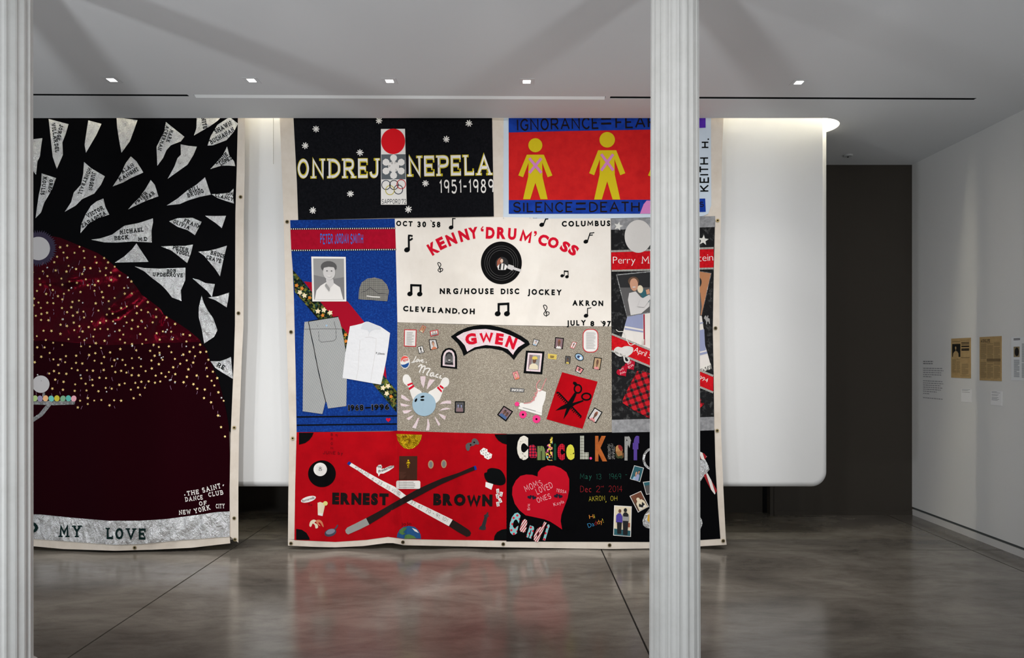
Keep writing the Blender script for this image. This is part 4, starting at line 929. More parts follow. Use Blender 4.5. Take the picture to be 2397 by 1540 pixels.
disc(pd, 'record_disc', 'G', 1170, 556, 213, vin, 2, ry=222, n=56, cell=14)
for r in (172, 150, 128): ring(pd, 'record_groove', 'G', 1170, 558, r, 3, pk['dgrey'], 3, ry=r*1.04, n=48)
join_shapes(pd, 'record_label_photograph', 'G', [(ell(1176, 562, 66, 68, 0, 32), 0), ([(1125, 540), (1140, 515), (1165, 500), (1170, 560), (1125, 600)], 1, 1), ([(1138, 628), (1128, 592), (1150, 568), (1176, 560), (1205, 568), (1235, 590), (1215, 628), (1176, 630)], 2, 2), ([(1150, 568), (1172, 562), (1164, 628), (1142, 622)], 0, 3), ([(1192, 566), (1206, 570), (1196, 625), (1186, 628)], 0, 3), (ell(1174, 520, 18, 14, 0, 12), 0, 4), (ell(1174, 535, 15, 22, 0, 14), 3, 5)], [pk['black'], pk['rust'], pk['white'], pk['skin3']], 3)
poly(pd, 'record_tone_arm', 'G', [(1244, 570), (1302, 588), (1300, 600), (1377, 624), (1368, 650), (1290, 624), (1286, 636), (1230, 612)], grey_c if False else pk['paleg'], 4, th=.003)

# ---- panel: tan print with keepsakes
pg = poly(qm, 'tan_print_panel', 'H', [(46, 18), (600, 40), (1280, 60), (1900, 66), (2358, 66), (2360, 600), (2360, 1205), (1700, 1218), (1100, 1222), (500, 1205), (45, 1190)], tan_m, 1, cell=16, smooth=True)
redp, blkp, whp = pk['red'], ink, pk['white']
def print_lines(par, fr, quad, n, mat, lvl, u0=.12, u1=.88, v0=.12, v1=.9, wd=2.2, rag=.2):
    g = uvq(quad); L = []
    for i in range(n):
        v = v0+(v1-v0)*i/max(1, n-1); e = u1-random.random()*rag
        a, b = T(fr, [g(u0, v), g(e, v)]); q, f = strip([a, b], wd/FR[fr][2]); L.append((q, f, OFF[lvl], .0005, 0))
    return build('printed_text', L, mat, par, kind='stuff')
card = [(120, 95), (255, 98), (248, 285), (118, 280)]
photo(pg, 'H', card, redp, [whp], [], .07, 1+1, name='text_card'); print_lines(pg, 'H', card, 13, pk['grey'], 4, .2, .82, .16, .88, 3)
def snap(quad, border, names, shapes=None, inset=.1, name='photograph', **kw):
    photo(pg, 'H', quad, border, [pk[n] for n in names], shapes if shapes is not None else person(.5, .12, .95, 2, 3, 4), inset, 2, name=name, **kw)
snap([(318, 52), (358, 70), (325, 135), (282, 112)], redp, ('tan', 'orange', 'brown', 'cream'))
snap([(397, 115), (485, 97), (492, 155), (405, 175)], redp, ('white', 'skin3', 'dgrey', 'grey'), person(.3, .1, .6, 2, 3, 4)+person(.7, .1, .6, 2, 3, 4))
snap([(385, 205), (465, 203), (490, 300), (400, 320)], blkp, ('paleg', 'skin', 'brown', 'orange'))
snap([(262, 285), (320, 270), (340, 345), (280, 360)], blkp, ('white', 'dgrey', 'black', 'grey'))
# bottle-cap badge
cap = burst(130, 450, 62, 16, 1) if False else [(130+(54 if i % 2 else 50)*math.cos(math.pi*i/24), 450+(74 if i % 2 else 69)*math.sin(math.pi*i/24)) for i in range(48)]
join_shapes(pg, 'bottle_cap_badge', 'H', [(cap, 0), (ell(126, 448, 47, 64, 0, 30), 0, 1), ([(82, 436), (90, 405), (106, 388), (128, 383), (152, 390), (164, 404), (140, 408), (112, 414), (94, 430)], 1, 2), ([(82, 470), (100, 478), (128, 474), (152, 462), (172, 452), (170, 476), (156, 500), (132, 512), (108, 506), (90, 488)], 2, 2)], [whp, cloth('badge_red', 222, 84, 74), cloth('badge_blue', 36, 78, 142)], 2)
text(pg, 'Pepsi', 'H', (86, 448), (164, 432), 34, cloth('badge_script', 214, 96, 90), 'sans', .02, 4, .05, slant=.25)
for wd, strokes in ((12, ([(272, 452), (255, 490), (232, 530), (208, 545), (238, 541), (264, 524)], [(292, 500), (272, 515), (280, 534), (300, 522), (292, 500), (312, 504)], [(314, 500), (322, 532), (346, 504)], [(350, 524), (372, 512), (362, 502), (348, 520), (362, 542), (388, 532)], [(416, 532), (420, 540), (410, 552)])),
                    (18, ([(302, 608), (340, 578), (352, 600), (318, 690)], [(340, 640), (372, 600), (400, 608), (368, 700)], [(388, 650), (430, 628), (470, 640), (425, 715), (445, 728)], [(522, 692), (488, 700), (472, 732), (500, 738), (524, 700), (520, 738), (540, 744)], [(594, 712), (566, 722), (556, 750), (592, 758)], [(630, 728), (612, 762), (642, 774)], [(660, 704), (668, 708)]))):
    for st in strokes: line(pg, 'script_stroke', 'R', st, wd, white_c, 2, curve=True)
# arched portrait
poly(pg, 'arch_frame', 'H', [(514, 505), (518, 385), (535, 335), (565, 305), (602, 294), (645, 304), (675, 332), (690, 385), (692, 523), (600, 514)], ink, 2)
poly(pg, 'arch_mount', 'H', [(535, 488), (538, 390), (552, 348), (578, 322), (604, 315), (635, 324), (658, 350), (668, 395), (668, 503)], pinkz, 3)
join_shapes(pg, 'portrait_photograph', 'H', [([(555, 470), (558, 385), (575, 350), (605, 336), (635, 352), (650, 390), (650, 480), (600, 478)], 0), (ell(604, 375, 36, 34, 0, 18), 1, 1), (ell(604, 405, 32, 46, 0, 20), 2, 2), (ell(608, 428, 14, 6, 0, 10), 3, 3), ([(558, 472), (570, 450), (604, 458), (640, 448), (650, 478)], 1, 4)], [pk['midg'], pk['black'], pk['dgrey'], pk['white']], 4)
# name sign
poly(pg, 'name_sign_edge', 'H', [(622, 175), (700, 120), (800, 75), (880, 57), (950, 50), (1050, 52), (1150, 72), (1250, 100), (1380, 165), (1460, 220), (1478, 260), (1400, 310), (1350, 360), (1305, 427), (1250, 370), (1180, 325), (1050, 300), (970, 300), (900, 310), (820, 345), (762, 383), (745, 330), (700, 250)], ink, 2)
poly(pg, 'name_sign', 'H', [(682, 175), (760, 130), (860, 100), (1000, 92), (1150, 115), (1280, 165), (1370, 210), (1422, 245), (1350, 290), (1310, 340), (1295, 372), (1240, 310), (1150, 280), (1000, 265), (880, 290), (800, 338), (775, 270), (735, 225)], pinkz, 3)
for ch, x, y, wd, h, a in (('G', 840, 200, 122, 122, -8), ('W', 1008, 184, 150, 120, -2), ('E', 1148, 200, 84, 122, 8), ('N', 1276, 238, 104, 126, 20)): letter(pg, ch, 'H', x, y, wd, h, a, red_l, .06, 4)
# bowling
poly(pg, 'bowling_pin', 'H', [(104, 640), (112, 600), (135, 582), (165, 588), (188, 620), (203, 670), (212, 700), (250, 730), (310, 780), (245, 885), (205, 830), (186, 775), (170, 728), (150, 705), (118, 678)], white_c, 2, curve=True)
poly(pg, 'bowling_pin', 'H', [(606, 660), (596, 628), (566, 614), (535, 626), (515, 665), (500, 695), (440, 740), (380, 785), (440, 890), (490, 870), (518, 820), (535, 770), (550, 730), (580, 712), (600, 690)], white_c, 2, curve=True)
for q in ([(152, 690), (206, 668), (215, 684), (160, 708)], [(166, 730), (220, 694), (232, 712), (176, 752)], [(508, 694), (548, 722), (540, 742), (500, 714)], [(486, 708), (528, 758), (524, 778), (474, 728)]): poly(pg, 'pin_stripe', 'H', q, red_l, 3)
disc(pg, 'bowling_ball', 'H', 335, 905, 127, ltblue, 3, n=44)
for x, y, a, b, r in ((318, 823, 22, 10, -14), (316, 857, 22, 10, 0), (247, 860, 11, 22, 28)): disc(pg, 'finger_hole', 'H', x, y, a, ink, 4, ry=b, rot=r, n=16)
for q in ([(330, 745), (405, 742), (408, 780), (380, 915), (345, 850)], [(465, 785), (545, 795), (500, 850), (425, 938), (438, 850)], [(58, 1005), (110, 1030), (190, 1098), (120, 1090), (55, 1055)], [(42, 1130), (110, 1145), (190, 1165), (110, 1182), (55, 1170)], [(72, 1238), (140, 1232), (215, 1230), (150, 1275), (95, 1282)],
          [(130, 1350), (185, 1322), (240, 1300), (200, 1350), (165, 1378)], [(290, 1350), (318, 1338), (300, 1400), (268, 1498), (212, 1482), (255, 1420)], [(434, 1352), (450, 1365), (468, 1440), (460, 1525), (412, 1525), (432, 1440)], [(535, 1318), (580, 1370), (622, 1440), (594, 1458), (560, 1390)],
          [(588, 1278), (640, 1292), (702, 1320), (685, 1372), (640, 1340)], [(605, 1240), (650, 1208), (720, 1196), (778, 1212), (700, 1225)], [(606, 1146), (650, 1112), (710, 1094), (772, 1096), (776, 1140), (700, 1136)]):
    poly(pg, 'pink_ray', 'R', q, pinkz, 2)
# framed photo and snapshots on the right
poly(pg, 'photo_frame', 'H', [(1435, 325), (1635, 335), (1610, 582), (1408, 568)], ink, 2); poly(pg, 'photo_mount', 'H', [(1456, 348), (1610, 356), (1590, 555), (1436, 545)], pinkz, 3)
photo(pg, 'H', [(1472, 368), (1588, 376), (1572, 532), (1456, 524)], pk['grey'], [pk[n] for n in ('grey', 'skin2', 'yellow', 'cream', 'mauve')], [([(0, 0), (.3, 0), (.2, 1), (0, 1)], 5), ([(.05, 1), (.12, .72), (.35, .6), (.65, .6), (.9, .74), (.95, 1)], 4), (ell(.52, .38, .17, .2, 0, 16), 2), (ell(.52, .2, .26, .12, -5, 16), 3), ([(.3, .24), (.78, .22), (.82, .28), (.3, .29)], 3)], .02, 4)
snap([(1520, 195), (1583, 215), (1550, 278), (1500, 262)], blkp, ('paleg', 'skin3', 'blue', 'sky'))
snap([(1750, 180), (1845, 190), (1832, 310), (1740, 300)], blkp, ('mauve', 'skin2', 'rust', 'white'))
snap([(1940, 228), (1985, 240), (1950, 308), (1910, 292)], redp, ('white', 'rust', 'navy', 'pink'))
snap([(1860, 380), (1917, 388), (1910, 470), (1855, 462)], blkp, ('dgrey', 'skin2', 'black', 'yellow'))
snap([(2172, 395), (2255, 405), (2235, 535), (2152, 518)], blkp, ('tan', 'skin2', 'skin2', 'pink'))
snap([(1985, 483), (2062, 525), (2025, 580), (1963, 545)], blkp, ('pink', 'skin2', 'black', 'white'))
snap([(1285, 562), (1345, 540), (1372, 620), (1310, 642)], blkp, ('pink', 'skin3', 'rust', 'orange'), inset=.05)
snap([(668, 872), (775, 872), (772, 997), (665, 995)], blkp, ('dgrey', 'lav', 'black', 'mauve'), person(.3, .15, .55, 2, 3, 4)+person(.7, .2, .5, 2, 3, 5-1))
snap([(1195, 918), (1297, 982), (1218, 1092), (1122, 1018)], blkp, ('mauve', 'skin2', 'black', 'blue'), person(.38, .15, .7, 2, 3, 4)+person(.72, .25, .6, 2, 3, 4))
snap([(2175, 937), (2262, 990), (2190, 1110), (2100, 1055)], blkp, ('paleg', 'skin2', 'rust', 'pink'))
join_shapes(pg, 'oval_photograph', 'H', [(ell(2010, 395, 52, 38, 32, 24), 0), (ell(2010, 395, 44, 30, 32, 22), 1, 1), (ell(2002, 392, 16, 14, 0, 12), 2, 2), (ell(2024, 405, 14, 14, 0, 12), 3, 3)], [ink, pk['sky'], pk['navy'], pk['white']], 2)
join_shapes(pg, 'poem_card', 'H', [(rrect(2047, 92, 2216, 346, 62), 0), (rrect(2056, 101, 2207, 337, 56), 1, 1)], [redp, whp], 2); print_lines(pg, 'H', [(2060, 105), (2205, 105), (2205, 335), (2060, 335)], 16, pk['grey'], 4, .16, .9, .1, .86, 3)
poly(pg, 'yellow_tag', 'H', [(1672, 358), (1768, 368), (1762, 422), (1672, 412)], pk['yellow'], 2); print_lines(pg, 'H', [(1672, 358), (1768, 368), (1762, 422), (1672, 412)], 2, pk['brown'], 4, .25, .8, .4, .65, 7)
poly(pg, 'candy_wrapper', 'H', [(1266, 724), (1418, 736), (1414, 776), (1262, 768)], pk['dgrey'], 2); text(pg, 'SNICKERS', 'H', (1278, 762), (1404, 768), 26, pk['white'], 'sans', .04, 4, .08, slant=.15)
# roller skate
poly(pg, 'skate_boot', 'H', [(1560, 732), (1600, 752), (1652, 772), (1642, 850), (1612, 930), (1606, 1000), (1490, 970), (1370, 932), (1362, 905), (1378, 886), (1430, 894), (1490, 880), (1535, 830), (1552, 780)], white_c, 2)
poly(pg, 'skate_plate', 'H', [(1358, 930), (1608, 1004), (1604, 1026), (1354, 952)], white_c, 3)
line(pg, 'skate_trim', 'H', [(1400, 940), (1540, 978)], 7, pk['grey'], 4)
for x, y, r, nm in ((1402, 1015, 41, 'skate_wheel'), (1548, 1064, 44, 'skate_wheel'), (1338, 902, 25, 'toe_stop')):
    poly(pg, nm, 'H', [(x+r*random.uniform(.94, 1.04)*math.cos(a), y+r*random.uniform(.94, 1.04)*math.sin(a)) for a in [math.pi*k/11 for k in range(22)]], hotpink, 3)
    if r > 30: disc(pg, 'wheel_hub', 'H', x, y, 11, ink, 4, n=12)
for pts in ([(1655, 625), (1625, 690), (1600, 750), (1570, 760)], [(1590, 640), (1555, 680), (1548, 720), (1560, 760), (1545, 800), (1520, 850), (1480, 885), (1410, 895)], [(1558, 770), (1530, 790), (1545, 815), (1512, 830), (1525, 858), (1490, 866)]): line(pg, 'skate_lace', 'H', pts, 8, pk['pink'], 4, curve=True)
# scissors patch
poly(pg, 'red_patch', 'H', [(1825, 558), (2000, 606), (2208, 660), (2130, 910), (2045, 1168), (1850, 1120), (1655, 1065), (1740, 800)], red_c, 2, smooth=True, th=.005)
poly(pg, 'scissors_blade', 'H', [(1958, 778), (1988, 778), (1945, 880), (1900, 940), (1850, 955), (1752, 973), (1812, 928), (1880, 892)], ink, 3)
poly(pg, 'scissors_blade', 'H', [(2050, 858), (2058, 872), (1960, 912), (1912, 950), (1880, 1010), (1838, 1068), (1858, 990), (1882, 920), (1940, 890)], ink, 3)
ring(pg, 'scissors_handle', 'H', 1995, 738, 38, 17, ink, 3, ry=44); ring(pg, 'scissors_handle', 'H', 2086, 822, 48, 18, ink, 3, ry=36); poly(pg, 'scissors_spur', 'H', [(1962, 705), (1940, 680), (1946, 660), (1975, 664), (1992, 690)], ink, 3)
cb = [(1765, 768), (1788, 772), (2035, 1028), (2030, 1058)]
d = (.695, .719); nrm = (-.719, .695)
P = [(1792, 772), (2036, 1030), (2026, 1062)]
n_t = 17
for i in range(n_t):
    t = 1-i/(n_t-1); bx, by = 1764+t*244, 776+t*262; ln = 24 if 3 < i < n_t-1 else 14
    sx, sy = (bx+14, by+2)
    P += [(sx+5, sy+5), (sx+5+nrm[0]*ln, sy+5+nrm[1]*ln), (sx-2+nrm[0]*ln, sy-2+nrm[1]*ln), (sx-2, sy-2)]
P += [(1758, 790), (1768, 768)]
poly(pg, 'comb', 'H', P, ink, 4)

# ---- panel: red billiard-table panel
pr = poly(qm, 'red_table_panel', 'J', [(110, 52), (640, 50), (1100, 44), (1172, 37), (1620, 52), (2208, 68), (2333, 72), (2333, 640), (2333, 1200), (1700, 1192), (1240, 1182), (1080, 1160), (850, 1192), (520, 1214), (86, 1194), (95, 620)], red_c, 1, cell=12, smooth=True)
for q in ([(135, 57), (290, 57), (275, 95), (245, 135), (200, 168), (135, 185)], [(2205, 75), (2335, 75), (2335, 182), (2290, 170), (2245, 140), (2218, 105)], [(105, 1075), (165, 1085), (215, 1118), (245, 1170), (248, 1192), (105, 1192)], [(2198, 1197), (2205, 1150), (2232, 1110), (2280, 1084), (2334, 1075), (2334, 1199)]): poly(pr, 'corner_pocket', 'J', q, ink, 2)
disc(pr, 'eight_ball', 'J', 378, 492, 147, M('eight_ball_cloth', C(6, 6, 7), rough=.7, spec=.05), 2, ry=142, n=44); disc(pr, 'ball_spot', 'J', 360, 446, 71, white_c, 3, n=32)
text(pr, '8', 'J', (344, 462), (376, 462), 42, ink, 'hand', 1.0, 4); print_lines(pr, 'J', [(300, 400), (420, 400), (420, 500), (300, 500)], 6, pk['paleg'], 4, .15, .9, .1, .95, 2.5)
poly(pr, 'gold_half_disc', 'J', [(1163, 70), (1300, 74), (1437, 80), (1428, 130), (1400, 180), (1355, 218), (1300, 233), (1248, 220), (1205, 182), (1178, 130)], goldp, 2, cell=6)
text(pr, 'oh', 'J', (1232, 108), (1276, 106), 24, thread['maroon'], 'sans', -.005, 4); text(pr, '2', 'J', (1290, 166), (1310, 166), 34, thread['maroon'], 'hand', 1.0, 4)
poly(pr, 'brown_book', 'J', [(1197, 305), (1388, 305), (1385, 560), (1193, 560)], brown, 2); poly(pr, 'gold_cross', 'J', [(1284, 342), (1302, 342), (1302, 366), (1313, 368), (1313, 388), (1303, 388), (1303, 432), (1283, 432), (1283, 388), (1271, 388), (1271, 368), (1284, 366)], goldp, 3)
poly(pr, 'verse_card', 'J', rrect(1165, 565, 1420, 652, 18), white_c, 3); print_lines(pr, 'J', [(1170, 570), (1415, 570), (1415, 650), (1170, 650)], 4, pk['dgrey'], 4, .1, .9, .15, .85, 4)
poly(pr, 'script_badge', 'J', [(955, 425), (975, 400), (1005, 395), (1016, 420), (1005, 440), (1040, 435), (1100, 408), (1140, 405), (1140, 425), (1090, 460), (1030, 490), (995, 492), (978, 522), (972, 495), (955, 480)], white_c, 2); text(pr, 'The', 'J', (968, 432), (1008, 424), 22, ink, 'sans', 0, 4); text(pr, 'Production', 'J', (980, 484), (1136, 420), 28, ink, 'sans', .0, 4, slant=.3)
poly(pr, 'white_cue', 'J', [(690, 378), (780, 432), (900, 500), (1020, 566), (1150, 630), (1240, 700), (1330, 770), (1540, 870), (1762, 978), (1722, 1047), (1490, 920), (1280, 800), (1190, 740), (1100, 680), (980, 610), (860, 530), (760, 460), (668, 405)], white_c, 2)
poly(pr, 'cue_butt', 'J', [(1762, 978), (1850, 1030), (1940, 1090), (1958, 1120), (1946, 1150), (1910, 1160), (1820, 1110), (1722, 1047)], cloth('black_butt', 40, 30, 28), 2)
poly(pr, 'cue_tip', 'J', [(643, 385), (665, 360), (690, 378), (668, 405)], cloth('cue_tip_blue', 22, 50, 140), 2)
poly(pr, 'black_cue', 'J', [(1985, 413), (2000, 452), (1830, 520), (1650, 600), (1520, 665), (1400, 730), (1150, 860), (1010, 950), (880, 1030), (845, 962), (980, 890), (1100, 820), (1240, 740), (1380, 660), (1510, 600), (1650, 540), (1830, 480)], cloth('dark_brown_cue', 38, 28, 27), 3)
poly(pr, 'cue_butt', 'J', [(845, 962), (880, 1030), (780, 1080), (700, 1115), (655, 1135), (632, 1118), (625, 1090), (645, 1062), (740, 1015)], grey_c, 3); poly(pr, 'cue_tip', 'J', [(1983, 412), (2006, 406), (2019, 446), (1996, 455)], cloth('cue_tip_blue', 22, 50, 140), 3)
pen = pk['midg']
text(pr, 'PSALMS', 'J', (724, 436), (868, 524), 34, pen, 'hand', .9, 3, .25); text(pr, '6 - 23 - 35 V1-10', 'J', (900, 556), (1200, 722), 34, pen, 'hand', .9, 3, .25); text(pr, '37, 61 . 70 - 91, 101', 'J', (1308, 806), (1700, 1004), 38, pen, 'hand', .9, 3, .25)
fel = cloth('rounded_black_felt', 26, 22, 22)
text(pr, 'ERNEST', 'J', (486, 816), (1082, 826), 128, fel, 'sans', .075, 2, .12); text(pr, 'BROWN', 'J', (1556, 826), (2182, 838), 128, fel, 'sans', .075, 2, .12)
text(pr, 'JUNE by', 'J', (388, 284), (600, 292), 34, thread['maroon'], 'hand', 1.1, 2, .3)
for i, ch in enumerate('BRON'): text(pr, ch, 'J', (472, 92+i*47), (494, 92+i*47), 28, thread['maroon'], 'hand', 1.2, 2)
text(pr, 'My', 'J', (522, 96), (545, 96), 26, thread['maroon'], 'sans', 0, 2); text(pr, 'To', 'J', (230, 832), (275, 832), 26, thread['maroon'], 'sans', .0, 2); text(pr, 'JoJo', 'J', (1218, 1040), (1326, 1034), 32, thread['maroon'], 'sans', -.005, 2)
poly(pr, 'game_controller', 'J', [(1900, 190), (1925, 165), (1960, 160), (1965, 135), (1990, 117), (2020, 130), (2042, 170), (2030, 184), (2005, 180), (1985, 195), (1950, 205), (1940, 240), (1920, 250), (1905, 230)], pk['dgrey'], 2, curve=True)
for c in ((1952, 186), (1990, 160)): disc(pr, 'control_stick', 'J', c[0], c[1], 9, ink, 3, n=10)
for q in ([(2050, 250), (2088, 216), (2132, 235), (2128, 275), (2092, 300), (2058, 285)], [(2090, 290), (2130, 258), (2180, 285), (2172, 325), (2136, 342), (2098, 322)]):
    poly(pr, 'die', 'J', q, white_c, 2); c = (sum(p[0] for p in q)/6, sum(p[1] for p in q)/6)
    for dx, dy in ((-22, -10), (18, -24), (-6, 14), (24, 10), (0, -14)): disc(pr, 'die_pip', 'J', c[0]+dx, c[1]+dy, 4.5, ink, 3, n=8)
for x in (1531, 1669): disc(pr, 'medal', 'J', x, 394 if x < 1600 else 388, 29, pk['tan'], 2, ry=44, n=24); disc(pr, 'medal_relief', 'J', x, 394 if x < 1600 else 388, 18, pk['midg'], 3, ry=32, n=18)
disc(pr, 'black_cap', 'J', 2228, 520, 90, ink, 2, ry=88, n=28) if False else poly(pr, 'black_cap', 'J', [(2098, 485), (2125, 475), (2130, 450), (2165, 432), (2215, 435), (2265, 450), (2300, 490), (2322, 545), (2318, 590), (2280, 614), (2215, 608), (2150, 590), (2115, 560), (2098, 520)], ink, 2, curve=True)
poly(pr, 'cap_band', 'J', [(2112, 578), (2192, 602), (2172, 662), (2108, 630)], white_c, 3)
for i, (x, y, a) in enumerate(((2240, 675, -6), (2275, 708, 14), (2237, 730, -14), (2265, 775, -24), (2241, 813, -10))):
    c, s = math.cos(math.radians(a)), math.sin(math.radians(a)); q = [(x+u*c-v*s, y+u*s+v*c) for u, v in ((-15, -24), (15, -24), (15, 24), (-15, 24))]
    poly(pr, 'playing_card', 'J', q, white_c, 2+(i % 2)); text(pr, 'AKQJ0'[i], 'J', (x-5, y+2), (x+5, y+2), 18, ink, 'hand', 1.6, 4); disc(pr, 'card_pip', 'J', x, y+12, 5, ink, 4, n=8)
poly(pr, 'chess_king', 'J', [(2040, 1080), (2048, 1055), (2068, 1040), (2085, 990), (2098, 950), (2092, 932), (2118, 918), (2128, 898), (2140, 900), (2138, 922), (2146, 940), (2130, 955), (2120, 1000), (2108, 1045), (2116, 1066), (2108, 1086), (2075, 1088)], M('black_plastic_print', C(16, 18, 20), rough=.4), 2)
join_shapes(pr, 'globe_print', 'J', [([(1170, 1166), (1178, 1125), (1200, 1085), (1240, 1055), (1300, 1043), (1360, 1055), (1400, 1090), (1422, 1135), (1428, 1180), (1240, 1180)], 0), ([(1200, 1090), (1245, 1060), (1280, 1062), (1260, 1090), (1240, 1110), (1262, 1125), (1230, 1140), (1195, 1120)], 1, 1), ([(1258, 1140), (1300, 1132), (1350, 1150), (1380, 1178), (1250, 1180)], 1, 1), ([(1330, 1065), (1380, 1085), (1405, 1120), (1360, 1100)], 2, 1)], [cloth('globe_blue', 40, 84, 134), cloth('globe_green', 84, 122, 70), pk['white']], 2)
poly(pr, 'frying_pan', 'J', ell(468, 1115, 64, 40, -18, 28), M('pan_grey', C(62, 64, 80), rough=.35), 2); poly(pr, 'pan_base', 'J', ell(468, 1105, 50, 26, -18, 24), M('pan_light', C(130, 132, 146), rough=.3), 3); line(pr, 'pan_handle', 'J', [(508, 1082), (530, 1062), (546, 1034)], 14, M('pan_grey', C(62, 64, 80)), 3)
for q, m in (([(245, 1030), (258, 995), (290, 977), (318, 990), (300, 1010), (330, 1030), (336, 1062), (312, 1070), (302, 1036), (280, 1020), (265, 1050), (250, 1052)], pk['cream']), ([(318, 985), (350, 980), (380, 1000), (397, 1052), (384, 1050), (360, 1012), (340, 1010), (362, 1045), (340, 1035), (318, 1008)], pk['orange'])): poly(pr, 'shrimp', 'J', q, m, 2, curve=True)
join_shapes(pr, 'iced_drink', 'J', [([(332, 800), (360, 790), (385, 800), (408, 790), (410, 830), (385, 940), (335, 930)], 0), (ell(415, 806, 24, 24, 0, 18), 1, 1), ([(340, 905), (390, 912), (385, 940), (336, 930)], 2, 1)], [pk['cream'], cloth('lemon', 222, 214, 130), pk['white']], 2)
poly(pr, 'name_plate', 'J', ell(235, 762, 82, 30, -16, 24), white_c, 2); text(pr, 'Buttermilk', 'J', (172, 792), (302, 754), 26, pk['mauve'], 'sans', 0, 4)

# ---- panel: black panel with patterned letters
pc = poly(qm, 'black_letter_panel', 'K', [(70, 72), (600, 66), (1140, 50), (1510, 50), (1900, 34), (2190, 19), (2200, 400), (2225, 800), (2250, 1137), (1900, 1160), (1520, 1170), (900, 1168), (66, 1165), (68, 600)], cloth('black_broadcloth', 7, 7, 9), 1, cell=22, smooth=True)
pat = dict(toile=cloth('toile_print', 224, 218, 206, mottle=(60, C(120, 112, 100), .58, .66)), rplaid=cloth('pink_plaid', 180, 30, 60, pat=plaid([C(200, 36, 60), C(120, 20, 44), C(50, 40, 70), C(24, 24, 40)], 40)),
           gstr=cloth('green_stripe', 120, 140, 80, pat=stripes(C(140, 158, 96), C(44, 56, 36), 75, 0, .62)), conf=cloth('confetti_print', 20, 20, 20, pat=cells([C(16, 16, 18), C(120, 190, 200), C(20, 20, 22), C(220, 200, 80), C(18, 18, 18), C(220, 90, 150), C(216, 170, 90), C(14, 14, 16)], 60)),
           dgreen=cloth('deep_green', 22, 70, 46), redpl=cloth('red_check', 190, 24, 44, pat=plaid([C(206, 30, 48), C(170, 20, 40), C(120, 14, 30), C(90, 12, 24)], 60)), yel=cloth('lemon_cloth', 208, 202, 70), gchk=cloth('grey_check', 170, 170, 160, pat=plaid([C(176, 176, 164), C(150, 150, 138), C(140, 138, 126), C(118, 118, 106)], 40)),
           orange=cloth('burnt_orange', 176, 96, 44, mottle=(20, C(150, 76, 36), .4, .7)), speck=cloth('white_speckle', 30, 30, 30, pat=flecks(C(20, 20, 20), C(216, 214, 210), 190, .3)), camo=cloth('brown_camouflage', 130, 90, 54, pat=cells([C(150, 104, 62), C(60, 66, 42), C(128, 36, 40), C(96, 66, 42), C(176, 132, 84)], 24)),
           wdots=cloth('white_dot_stripe', 20, 20, 20, pat=dots(C(14, 14, 16), C(220, 218, 214), 170, .36, 0)), purp=cloth('purple_cloth', 84, 62, 140), cdots=cloth('aqua_red_dots', 134, 190, 194, pat=dots(C(136, 192, 196), C(206, 40, 62), 27, .27)), cstr=cloth('candy_stripe', 226, 214, 210, pat=stripes(C(226, 216, 212), C(180, 40, 54), 62, -.62, .58)))
for ch, x0, x1, y0, y1, m, b in (('C', 115, 265, 112, 438, 'toile', .09), ('a', 275, 382, 228, 412, 'rplaid', .06), ('n', 385, 490, 248, 438, 'gstr', .065), ('d', 498, 590, 130, 446, 'conf', .055), ('i', 606, 640, 215, 440, 'dgreen', .05), ('c', 655, 752, 220, 440, 'redpl', .055), ('e', 772, 884, 228, 436, 'yel', .055), ('L', 958, 1072, 112, 428, 'gchk', .08), ('K', 1158, 1318, 115, 455, 'orange', .06),
                                ('n', 1325, 1420, 215, 425, 'speck', .07), ('a', 1430, 1540, 235, 418, 'camo', .06), ('r', 1552, 1638, 118, 442, 'wdots', .06), ('f', 1660, 1746, 112, 440, 'purp', .07)):
    letter(pc, ch, 'Q', (x0+x1)/2, (y0+y1)/2, x1-x0, y1-y0, 0, pat[m], b, 2, name='patterned_letter')
disc(pc, 'pink_dot', 'Q', 1100, 414, 17, hotpink, 2, n=14)
poly(pc, 'big_heart', 'Q', [(390, 658), (395, 600), (440, 545), (520, 512), (610, 513), (700, 545), (775, 600), (812, 690), (812, 830), (790, 950), (740, 1080), (708, 1170), (698, 1250), (718, 1364), (640, 1310), (560, 1260), (480, 1228), (360, 1202), (230, 1175), (150, 1110), (85, 1020), (50, 900), (55, 800), (100, 710), (160, 650), (240, 630), (320, 635)], cloth('heart_red', 186, 12, 34), 2, cell=14, smooth=True)
pkt = thread['pink']
for s, a, b, h, wt in (('MOM', (238, 868), (405, 790), 86, .9), ("'S", (425, 790), (462, 768), 78, .9), ('LOVED', (388, 898), (602, 808), 84, .9), ('ONES', (392, 1008), (574, 944), 70, .9)): text(pc, s, 'Q', a, b, h, pkt, 'hand', wt, 3, .25, jit=.06)
text(pc, 'TESSA', 'Q', (636, 860), (772, 886), 42, pkt, 'hand', 1.3, 3, .3); text(pc, 'Kayla', 'Q', (610, 1054), (748, 1008), 46, pkt, 'sans', -.012, 3); text(pc, 'Eric', 'Q', (288, 1105), (286, 1020), 36, pkt, 'sans', -.008, 3)
for x, y, r in ((286, 932, -20), (340, 938, 25), (640, 916, -30), (692, 922, 25)): poly(pc, 'small_heart', 'Q', heart_pts(x, y, 33, r), cloth('navy_heart', 32, 32, 46), 3)
for ch, x, y, wd, h, a, m, b in (('C', 80, 1286, 118, 304, 12, 'cdots', .09), ('a', 208, 1315, 84, 178, 18, 'cstr', .06), ('n', 296, 1396, 72, 168, 18, 'cdots', .06), ('d', 412, 1388, 86, 290, 24, 'cstr', .06), ('i', 508, 1402, 36, 226, 17, 'cdots', .05)): letter(pc, ch, 'Q', x, y, wd, h, a, pat[m], b, 3, name='patterned_letter')
